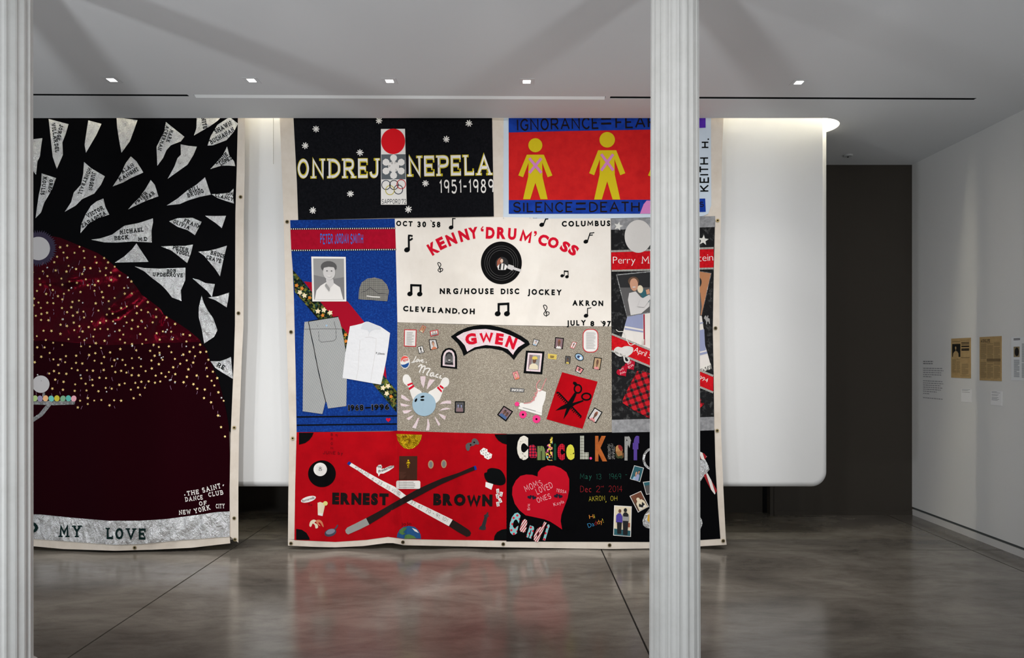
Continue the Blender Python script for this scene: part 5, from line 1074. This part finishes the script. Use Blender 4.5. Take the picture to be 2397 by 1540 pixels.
for s, a, b, h, c in (('May', (958, 690), (1112, 690), 72, 'green'), ('13', (1172, 694), (1240, 694), 72, 'green'), ('1969', (1344, 692), (1505, 692), 74, 'green'), ('Dec', (960, 866), (1106, 866), 84, 'red'), ('2', (1172, 866), (1222, 866), 84, 'red'), ('nd', (1236, 800), (1272, 800), 22, 'red'), ('2014', (1340, 864), (1520, 864), 84, 'red'), ('AKRON', (1075, 992), (1290, 978), 68, 'yellow'), ('OH', (1364, 982), (1454, 980), 66, 'yellow')):
    text(pc, s, 'Q', a, b, h, thread[c], 'hand', .6, 2, .25, name='stitched_letter', joined=False)
line(pc, 'stitched_comma', 'Q', [(1306, 985), (1300, 1004)], 6, thread['yellow'], 2); line(pc, 'stitched_dash', 'Q', [(1562, 634), (1584, 633)], 5, thread['green'], 2)
text(pc, 'Hi', 'Q', (1082, 1222), (1156, 1212), 54, thread['orange'], 'sans', -.012, 2, joined=False, mats=[thread['orange'], thread['yellow']], name='stitched_letter')
text(pc, 'Daddy!', 'Q', (1070, 1342), (1275, 1270), 58, thread['blue'], 'sans', -.012, 2, joined=False, mats=[thread['blue'], thread['blue'], thread['red'], thread['orange'], thread['orange'], thread['yellow']], name='stitched_letter')
def psnap(quad, names, shapes, inset=.05, **kw): photo(pc, 'M', quad, whp, [pk[n] for n in names], shapes, inset, 2, **kw)
psnap([(300, 490), (425, 522), (375, 705), (245, 665)], ('teal', 'skin', 'black', 'sky', 'lav'), person(.42, .38, .5, 2, 2, 4)+person(.66, .22, .42, 2, 3, 5))
psnap([(412, 705), (560, 685), (575, 850), (455, 868)], ('teal', 'dgrey'), [([(0, .3), (1, .25), (1, 1), (0, 1)], 2)])
psnap([(240, 885), (388, 818), (490, 1022), (350, 1098)], ('brown', 'rust', 'cream', 'black', 'white'), [([(.1*k, 0), (.1*k+.04, 0), (.1*k+.04, .45), (.1*k, .45)], 2) for k in range(1, 10)]+[([(.12, 1), (.15, .55), (.35, .42), (.75, .42), (.92, .6), (.95, 1)], 3), (ell(.48, .36, .15, .12, 0, 14), 3), ([(.25, .75), (.4, .6), (.55, .75), (.7, .58), (.82, .78), (.5, .9)], 4), (ell(.35, .9, .1, .06, 0, 10), 5), (ell(.7, .88, .1, .06, 0, 10), 5)])
psnap([(42, 1005), (268, 1018), (258, 1410), (30, 1393)], ('cream', 'teal', 'purple', 'black', 'skin2', 'grey', 'rust'), [([(0, .78), (1, .82), (1, 1), (0, 1)], 2), ([(.8, .55), (.97, .55), (.97, .7), (.8, .7)], 7), ([(.1, .32), (.22, .24), (.38, .24), (.48, .34), (.5, .56), (.1, .56)], 3), ([(.16, .55), (.46, .55), (.44, .95), (.2, .95)], 4), (ell(.32, .16, .09, .065, 0, 14), 5),
      ([(.48, .3), (.58, .2), (.76, .2), (.9, .3), (.9, .5), (.5, .5)], 6), ([(.52, .26), (.6, .2), (.74, .2), (.86, .26), (.84, .34), (.54, .34)], 4), ([(.52, .49), (.86, .49), (.82, .97), (.56, .97)], 4), (ell(.66, .12, .1, .07, 0, 14), 4)], .04, label='full-length photograph of two people standing side by side')
# silver ornaments half hidden by the column
ring(pc, 'silver_wreath', 'K', 1560, 322, 92, 24, silver, 2, ry=104, n=30)
poly(pc, 'silver_bow', 'K', [(1960, 330), (2030, 335), (2095, 328), (2122, 380), (2138, 430), (2110, 470), (2080, 500), (2050, 545), (2000, 560), (1960, 500)], silver, 2, cell=8)
for q in ([(2000, 245), (2045, 250), (2085, 268), (2112, 300), (2085, 336), (2040, 318), (2000, 300)], [(2078, 488), (2118, 468), (2168, 560), (2217, 645), (2192, 686), (2150, 630), (2112, 560)]): poly(pc, 'striped_ribbon', 'K', q, cloth('ribbon_stripe', 220, 214, 208, pat=stripes(C(222, 216, 210), C(150, 34, 40), 22, -.5 if q[0][0] > 2050 else .3, .55)), 3)
for q in ([(1560, 815), (1520, 835), (1478, 890), (1456, 950), (1462, 1000), (1490, 1024), (1540, 1038), (1600, 1000), (1600, 840)], [(2000, 890), (2036, 905), (2062, 945), (2068, 985), (2052, 1030), (2030, 1052), (2000, 1040)]): poly(pc, 'silver_bell', 'K', q, silver, 2, cell=8)
poly(pc, 'gold_ribbon', 'K', [(1510, 900), (1540, 870), (1590, 880), (1590, 970), (1530, 975), (1504, 950)], cloth('gold_ribbon', 206, 160, 60), 3)

# ---- panel: black batik memorial
pe = poly(qm, 'black_batik_panel', 'I', [(29, 63), (300, 56), (724, 45), (722, 150), (716, 400), (709, 800), (715, 1100), (719, 1472), (400, 1483), (35, 1491), (32, 800)], bblk, 1, cell=22, smooth=True)
poly(pe, 'grey_band', 'I', [(29, 63), (300, 56), (724, 45), (725, 118), (300, 130), (29, 136)], grey_b, 2); poly(pe, 'grey_band', 'I', [(35, 1405), (400, 1396), (718, 1385), (719, 1475), (400, 1484), (35, 1491)], grey_b, 2)
stw = cloth('star_white', 214, 212, 206)
poly(pe, 'felt_star', 'I', star_pts(78, 112, 32, 14), stw, 3); poly(pe, 'felt_star', 'I', star_pts(646, 206, 37, 6), stw, 3)
capm = cloth('pale_grey_wool', 204, 200, 196, bump=(10, .6, .02))
disc(pe, 'skull_cap', 'I', 212, 180, 92, capm, 4, ry=110, n=36, th=.008)
poly(pe, 'red_name_band', 'I', [(30, 285), (400, 272), (715, 262), (714, 391), (400, 399), (33, 407)], red_b, 2, smooth=True)
def ticks(a, b, h, n, par=pe):
    line(par, 'cord_trim', 'I', [a, b], h, ink, 3); L = []
    ln = math.hypot(b[0]-a[0], b[1]-a[1]); dx, dy = (b[0]-a[0])/ln, (b[1]-a[1])/ln
    for i in range(n):
        t = (i+.5)*ln/n; c = (a[0]+dx*t, a[1]+dy*t); v, f = strip(T('I', [(c[0]-dy*h*.5, c[1]+dx*h*.5), (c[0]+dy*h*.5, c[1]-dx*h*.5)]), 4.0/2.853); L.append((v, f, OFF[3]+.001, .001, 0))
    build('cord_stitches', L, rope_w, par, kind='stuff')
ticks((30, 280), (715, 258), 13, 86); ticks((33, 410), (714, 394), 12, 86)
text(pe, 'Perry', 'I', (42, 361), (192, 361), 46, white_c, 'sans', -.012, 3, .12); text(pe, 'M', 'I', (232, 361), (286, 361), 48, white_c, 'serif', 1.1, 3); text(pe, 'tein', 'I', (612, 347), (712, 341), 46, white_c, 'sans', -.012, 3, .12)
photo(pe, 'I', [(62, 435), (330, 408), (330, 684), (135, 718)], greyl, [pk[n] for n in ('dgrey', 'skin', 'brown', 'paleg', 'teal', 'cream', 'black')], [([(0, 0), (1, 0), (1, .4), (0, .3)], 7), ([(.12, 1), (.14, .62), (.22, .46), (.42, .44), (.55, .6), (.82, .72), (.8, .86), (.5, 1)], 4), ([(.5, .46), (.64, .40), (.8, .5), (.8, .76), (.6, .62)], 5), (ell(.56, .40, .085, .10, 0, 14), 6), (ell(.4, .19, .15, .12, 0, 16), 3), (ell(.4, .27, .115, .16, 8, 18), 2), (ell(.39, .33, .05, .014, 0, 8), 4), ([(.72, .44), (.82, .42), (.84, .54), (.74, .56)], 2), ([(.52, .66), (.82, .56), (.86, .66), (.62, .86), (.4, .82)], 4)], .025, 3, label='colour snapshot of a person in a white sweater cradling a baby')
photo(pe, 'I', [(520, 395), (700, 425), (635, 710), (520, 700)], greyl, [pk[n] for n in ('amber', 'dgrey', 'black', 'black')], [([(.2, 1), (.3, .55), (.55, .42), (.72, .48), (.92, .8), (.95, 1)], 2), (ell(.55, .26, .16, .13, 0, 16), 3)], .02, 3, label='snapshot of a dark figure against an amber ground')
shw = cloth('shawl_cotton', 218, 212, 206); lav = cloth('lavender_stripe', 142, 148, 178)
poly(pe, 'shawl', 'I', [(138, 716), (330, 684), (330, 946), (170, 890), (98, 858), (118, 790)], shw, 2, smooth=True, th=.004); poly(pe, 'shawl', 'I', [(540, 700), (635, 712), (648, 800), (655, 900), (676, 970), (694, 1038), (640, 1060), (540, 1090)], shw, 2, smooth=True, th=.004)
for q in ([(138, 718), (244, 696), (244, 800), (120, 778)], [(122, 790), (244, 812), (244, 822), (118, 802)], [(560, 770), (644, 752), (646, 760), (560, 782)], [(560, 820), (652, 800), (657, 900), (664, 940), (560, 962)], [(560, 975), (670, 948), (674, 962), (560, 990)]): poly(pe, 'shawl_stripe', 'I', q, lav, 3)
line(pe, 'red_shawl_line', 'I', [(250, 700), (252, 905)], 9, cloth('shawl_red', 150, 30, 50), 3)
L = []
for i in range(22):
    x = 612+i*3.8; y = 1078-i*1.6; v, f = strip(T('I', [(x, y-18), (x+random.uniform(-4, 4), y), (x+random.uniform(-5, 8), y+20)]), 1.1); L.append((v, f, .006, .001, 0))
for i in range(10): v, f = strip(T('I', [(234+i*1.8, 868), (234+i*1.8+random.uniform(-3, 3), 905)]), .8); L.append((v, f, .0075, .001, 0))
build('shawl_fringe', L, rope_w, pe, kind='stuff')
poly(pe, 'pony_emblem', 'I', [(655, 712), (664, 708), (668, 722), (676, 706), (680, 712), (676, 724), (688, 730), (690, 764), (684, 764), (680, 748), (672, 750), (670, 768), (664, 768), (664, 748), (658, 735), (650, 728)], pk['grey'], 2)
poly(pe, 'red_date_band', 'I', [(34, 830), (280, 932), (712, 1110), (712, 1225), (280, 1048), (34, 946)], red_b, 4, smooth=True)
def ticks2(a, b, h, n):
    L = []; ln = math.hypot(b[0]-a[0], b[1]-a[1]); dx, dy = (b[0]-a[0])/ln, (b[1]-a[1])/ln
    line(pe, 'cord_trim', 'I', [a, b], h, ink, 5)
    for i in range(n):
        t = (i+.5)*ln/n; c = (a[0]+dx*t, a[1]+dy*t); v, f = strip(T('I', [(c[0]-dy*h*.5, c[1]+dx*h*.5), (c[0]+dy*h*.5, c[1]-dx*h*.5)]), 4.0/2.853); L.append((v, f, OFF[5]+.001, .001, 0))
    build('cord_stitches', L, rope_w, pe, kind='stuff')
ticks2((34, 832), (712, 1112), 13, 92); ticks2((34, 944), (712, 1223), 13, 92)
text(pe, 'April 5', 'I', (180, 948), (292, 996), 34, white_c, 'sans', -.01, 5, .12); text(pe, '994', 'I', (614, 1136), (672, 1156), 28, white_c, 'sans', -.01, 5, .1)
poly(pe, 'knit_glove', 'N', [(95, 470), (110, 430), (150, 408), (200, 418), (240, 402), (300, 400), (350, 420), (352, 470), (320, 510), (270, 540), (232, 530), (180, 540), (130, 515)], capm, 5, curve=True, th=.006)
line(pe, 'glove_loop', 'N', [(230, 530), (240, 590), (262, 612), (290, 608), (300, 580), (280, 560)], 20, capm, 5, curve=True); line(pe, 'glove_cord', 'N', [(125, 178), (160, 205), (230, 215), (275, 330), (318, 385), (380, 365)], 9, rope_w, 6, curve=True)
for x, y, r, s1, s2 in ((318, 655, 15, 'RF', 'ER'), (212, 740, 20, 'MY', 'PAL')):
    poly(pe, 'candy_heart', 'N', heart_pts(x, y, 82, -35), cloth('candy_heart_%d' % r, 170, 18, 44), 3+(r > 16)); text(pe, s1, 'N', (x-30, y-2), (x+24, y-32), 30, pkt, 'hand', 1.4, 5); text(pe, s2, 'N', (x-22, y+44), (x+48, y+8), 30, pkt, 'hand', 1.4, 5)
poly(pe, 'plaid_shorts', 'I', [(205, 1078), (240, 1080), (340, 1110), (340, 1420), (280, 1392), (180, 1340), (100, 1288), (150, 1180)], plaid_r, 3, cell=14, smooth=True, th=.006); poly(pe, 'plaid_shorts', 'I', [(560, 1200), (612, 1240), (652, 1300), (614, 1336), (560, 1340)], plaid_r, 3, th=.006)
COL.objects.unlink(fob); bpy.data.objects.remove(fob)

# ================================================================ right wall display, bead chain, ceiling disc
def wy(px): return XW*FPX/(px-CX)                     # depth of a point on the right wall seen at pixel column px
def wz(px, py): return CAMH+(CY-py)*wy(px)/FPX
def wall_sheet(name, y0, y1, z0, z1, th, mat, label, cat, group=None):
    r = empty(name, (XW, (y0+y1)/2, z0), label, cat, group)
    bevel_box('sheet', XW-th, XW-.0005, y1, y0, z0, z1, .0006, mat, r, 1); return r
def wprint(par, name, rects, mat, x, kind=None):
    """printed blocks on a wall sheet; rects = (y_far, y_near, z_low, z_high)"""
    vs, fs = [], []
    for a, b, c, d in rects:
        k = len(vs); vs += [(x, a, c), (x, b, c), (x, b, d), (x, a, d)]; fs.append((k, k+1, k+2, k+3))
    o = mesh(name, vs, fs, mat, par)
    if kind: o['kind'] = kind
    return o
news = M('yellowed_newsprint', C(186, 158, 112), rough=.8, mottle=(12, C(170, 140, 96), .4, .7)); newt = M('faded_print', C(146, 124, 88), rough=.8); newk = M('newsprint_black', C(30, 28, 26), rough=.8); newg = M('newsprint_column', C(142, 128, 100), rough=.8)
def columns(par, y0, y1, z0, z1, cols, x, mat, step=.0085, gaps=()):
    R = []
    for i in range(cols):
        a = y0+(y1-y0)*(i+.04)/cols; b = y0+(y1-y0)*(i+.93)/cols; z = z1; k = 0
        while z > z0:
            if not any(g0 < z < g1 for g0, g1 in gaps) and (k*7+i*5) % 19: R.append((a, a+(b-a)*(1 if k % 6 else random.uniform(.5, .95)), z-step*.6, z))
            z -= step; k += 1
    wprint(par, 'printed_columns', R, mat, x, 'stuff')
# first newspaper: portrait
y0, y1 = wy(2227.6), wy(2273.3); z1, z0 = 1.807, 1.440
n1 = wall_sheet('newspaper', y0, y1, z0, z1, .005, news, 'yellowed newspaper page with a dark portrait of a pale standing figure', 'newspaper', 'newspaper pages on the right wall'); x = XW-.0056
def Y(u): return y0+(y1-y0)*u
def Z(v): return z1+(z0-z1)*v
wprint(n1, 'portrait_ground', [(Y(.06), Y(.49), Z(.47), Z(.14))], newk, x)
P = [(.10, .47), (.12, .38), (.18, .335), (.25, .32), (.245, .285), (.215, .26), (.21, .22), (.245, .20), (.285, .22), (.285, .26), (.265, .285), (.27, .32), (.34, .335), (.39, .38), (.40, .47)]
mesh('portrait_figure', [(x-.0006, Y(u), Z(v)) for u, v in P], [tuple(range(len(P)))], news, n1)
wprint(n1, 'headline', [(Y(.54), Y(.93), Z(v+.018), Z(v)) for v in (.105, .14, .19, .21, .26, .28, .30)]+[(Y(.5), Y(.95), Z(.055), Z(.05)), (Y(.06), Y(.48), Z(.085), Z(.078)), (Y(.52), Y(.95), Z(.495), Z(.487)), (Y(.48), Y(.95), Z(.945), Z(.94))], newk, x, 'stuff')
columns(n1, Y(.06), Y(.49), Z(.88), Z(.51), 2, x, newt); columns(n1, Y(.54), Y(.92), Z(.92), Z(.62), 1, x, newt)
# second newspaper: columns of text
y0, y1 = wy(2294.2), wy(2345.4); z1, z0 = 1.808, 1.426
n2 = wall_sheet('newspaper', y0, y1, z0, z1, .005, news, 'yellowed newspaper page of three text columns under a black masthead', 'newspaper', 'newspaper pages on the right wall')
columns(n2, Y(.04), Y(.97), Z(.95), Z(.13), 3, x, newt, gaps=[(Z(.56), Z(.50))]); wprint(n2, 'headline', [(Y(.34), Y(.97), Z(v+.016), Z(v)) for v in (.508, .54)], newk, x, 'stuff')
def wall_text(par, s, ya, yb, z, h, mat, x, name='masthead_letter'):
    gl, tot = [], 0
    for ch in s:
        g = GC.get((ch, 1.9, True)) or sglyph(ch, 1.9, True); gl.append((g, tot)); tot += g[2]+.18
    tot -= .18; k = (yb-ya)/tot
    for g, x0_ in gl: mesh(name, [(x, ya+(x0_+a)*k, z+b*h) for a, b in g[0]], g[1], mat, par)
wall_text(n2, 'AIDSLIFE', Y(.06), Y(.49), Z(.125), .026, newk, x-.0003)
# third newspaper: white photocopy cut by the frame
y0, y1 = wy(2368.3), wy(2368.3)-.29; z1, z0 = 1.793, 1.437
wpap = M('white_paper', (.74, .76, .78, 1), rough=.7)
n3 = wall_sheet('newspaper', y0, y1, z0, z1, .005, wpap, 'white newspaper photocopy at the right edge of the picture', 'newspaper', 'newspaper pages on the right wall')
wprint(n3, 'printed_portrait', [(Y(.10), Y(.33), Z(.46), Z(.22))], newg, x); mesh('portrait_figure', [(x-.0006, Y(.225)+math.cos(a)*.024, Z(.34)+math.sin(a)*.036) for a in [math.pi*k/9 for k in range(18)]], [tuple(range(18))], newk, n3)
gpr = M('grey_print', C(150, 156, 160), rough=.8)
columns(n3, Y(.40), Y(.97), Z(.93), Z(.13), 2, x, gpr); columns(n3, Y(.10), Y(.34), Z(.92), Z(.50), 1, x, gpr); wprint(n3, 'headline', [(Y(.10), Y(.35), Z(v+.014), Z(v)) for v in (.03, .055)]+[(Y(.58), Y(.97), Z(.09), Z(.065))], newk, x, 'stuff')
# captions
cardm = M('caption_card', (.82, .82, .83, 1), rough=.7); capp = M('caption_print', C(140, 140, 144), rough=.8)
for (pa, pb_, ta, tb, n, lb) in ((2250.4, 2274.5, 909.4, 940.5, 4, 'small white caption card below the newspaper page with the portrait'), (2320.1, 2346.0, 914.4, 948.0, 10, 'small white caption card below the newspaper page with the black masthead')):
    y0, y1 = wy(pa), wy(pb_); z1, z0 = wz(pa, ta), wz(pa, tb-.5)
    c = wall_sheet('caption_card', y0, y1, z0, z1, .003, cardm, lb, 'caption card', 'caption cards'); R = []
    for i in range(n):
        if i in (2, 5): continue
        R.append((Y(.08), Y(random.uniform(.55, .9)), Z(.07+i*.065), Z(.045+i*.065)))
    wprint(c, 'printed_text', R, capp, XW-.0034, 'stuff')
# vinyl introduction text
vt = empty('wall_text', (XW, wy(2185), 1.2), 'block of small grey vinyl wall text left of the newspaper pages', 'wall text')
ya, yb = wy(2161), wy(2209.7); R1, R2 = [], []
rows = [(606, .5, 1), (646, .47, 1), (735, .92, 0), (775, .98, 0), (815, .9, 0), (855, .88, 0), (893, .42, 0), (973, .93, 0), (1013, .97, 0), (1052, .85, 0), (1092, .93, 0), (1130, .86, 0), (1170, .66, 0), (1212, .3, 0), (1292, .95, 0)]
for v, e, bold in rows:
    z = wz(2161, 770+v/8.105); u = 0
    while u < e:
        wd = random.uniform(.05, .14); (R1 if bold else R2).append((ya+(yb-ya)*u, ya+(yb-ya)*min(e, u+wd), z-(.0105 if bold else .0085), z)); u += wd+.022
wprint(vt, 'vinyl_heading', R1, M('vinyl_dark', C(132, 132, 136), rough=.6), XW-.0008, 'stuff'); wprint(vt, 'vinyl_paragraphs', R2, M('vinyl_grey', C(150, 150, 154), rough=.6), XW-.0008, 'stuff')
# bead chain in the gap between the quilts
Dch = 5.86; xch = (640-CX)/FPX*Dch
ch = empty('bead_chain', (xch, Dch, CAMH+(CY-383)/FPX*Dch), 'thin grey bead chain hanging from the ceiling slot between the two quilts', 'chain')
bm = bmesh.new(); zt = CEIL+.3398; zb = CAMH+(CY-383)/FPX*Dch; n = int((zt-zb)/.012); b = origin(ch)
for i in range(n):
    g = bmesh.ops.create_icosphere(bm, subdivisions=1, radius=.0034); bmesh.ops.translate(bm, verts=g['verts'], vec=Vector((xch, Dch, zb+i*.012))-b)
me = bpy.data.meshes.new('beads'); bm.to_mesh(me); bm.free(); o = link('beads', me, M('chain_metal', C(150, 146, 138), rough=.4, metal=.6), ch); o['kind'] = 'stuff'
xs = xch+b.x*0; mesh('cord', [(xs+.0009*math.cos(a), Dch+.0009*math.sin(a), z) for z in (zb, zt) for a in [math.pi*k/3 for k in range(6)]], [(i, (i+1) % 6, 6+(i+1) % 6, 6+i) for i in range(6)], MATS['chain_metal'], ch)
# ceiling disc
D = DC(363); X = (1985-CX)/FPX*D
dc = empty('ceiling_disc', (X, D, CEIL), 'small round grey cover plate on the ceiling near the dark wall', 'cover plate')
pm = M('cover_plate', (.5, .51, .51, 1), rough=.5)
n = 32; pr_ = [(.0, CEIL-.014), (.038, CEIL-.014), (.044, CEIL-.010), (.046, CEIL-.0005)]
vs, fs = [], []
for R, z in pr_: vs += [(X+R*math.cos(2*math.pi*i/n), D+R*math.sin(2*math.pi*i/n), z) for i in range(n)]
for k in range(3): fs += [(k*n+i, k*n+(i+1) % n, (k+1)*n+(i+1) % n, (k+1)*n+i) for i in range(n)]
mesh('plate', vs, fs, pm, dc)
box('pin', X-.006, X+.006, D-.006, D+.006, CEIL-.024, CEIL-.0135, M('dark_metal', C(60, 60, 60), rough=.4), dc)
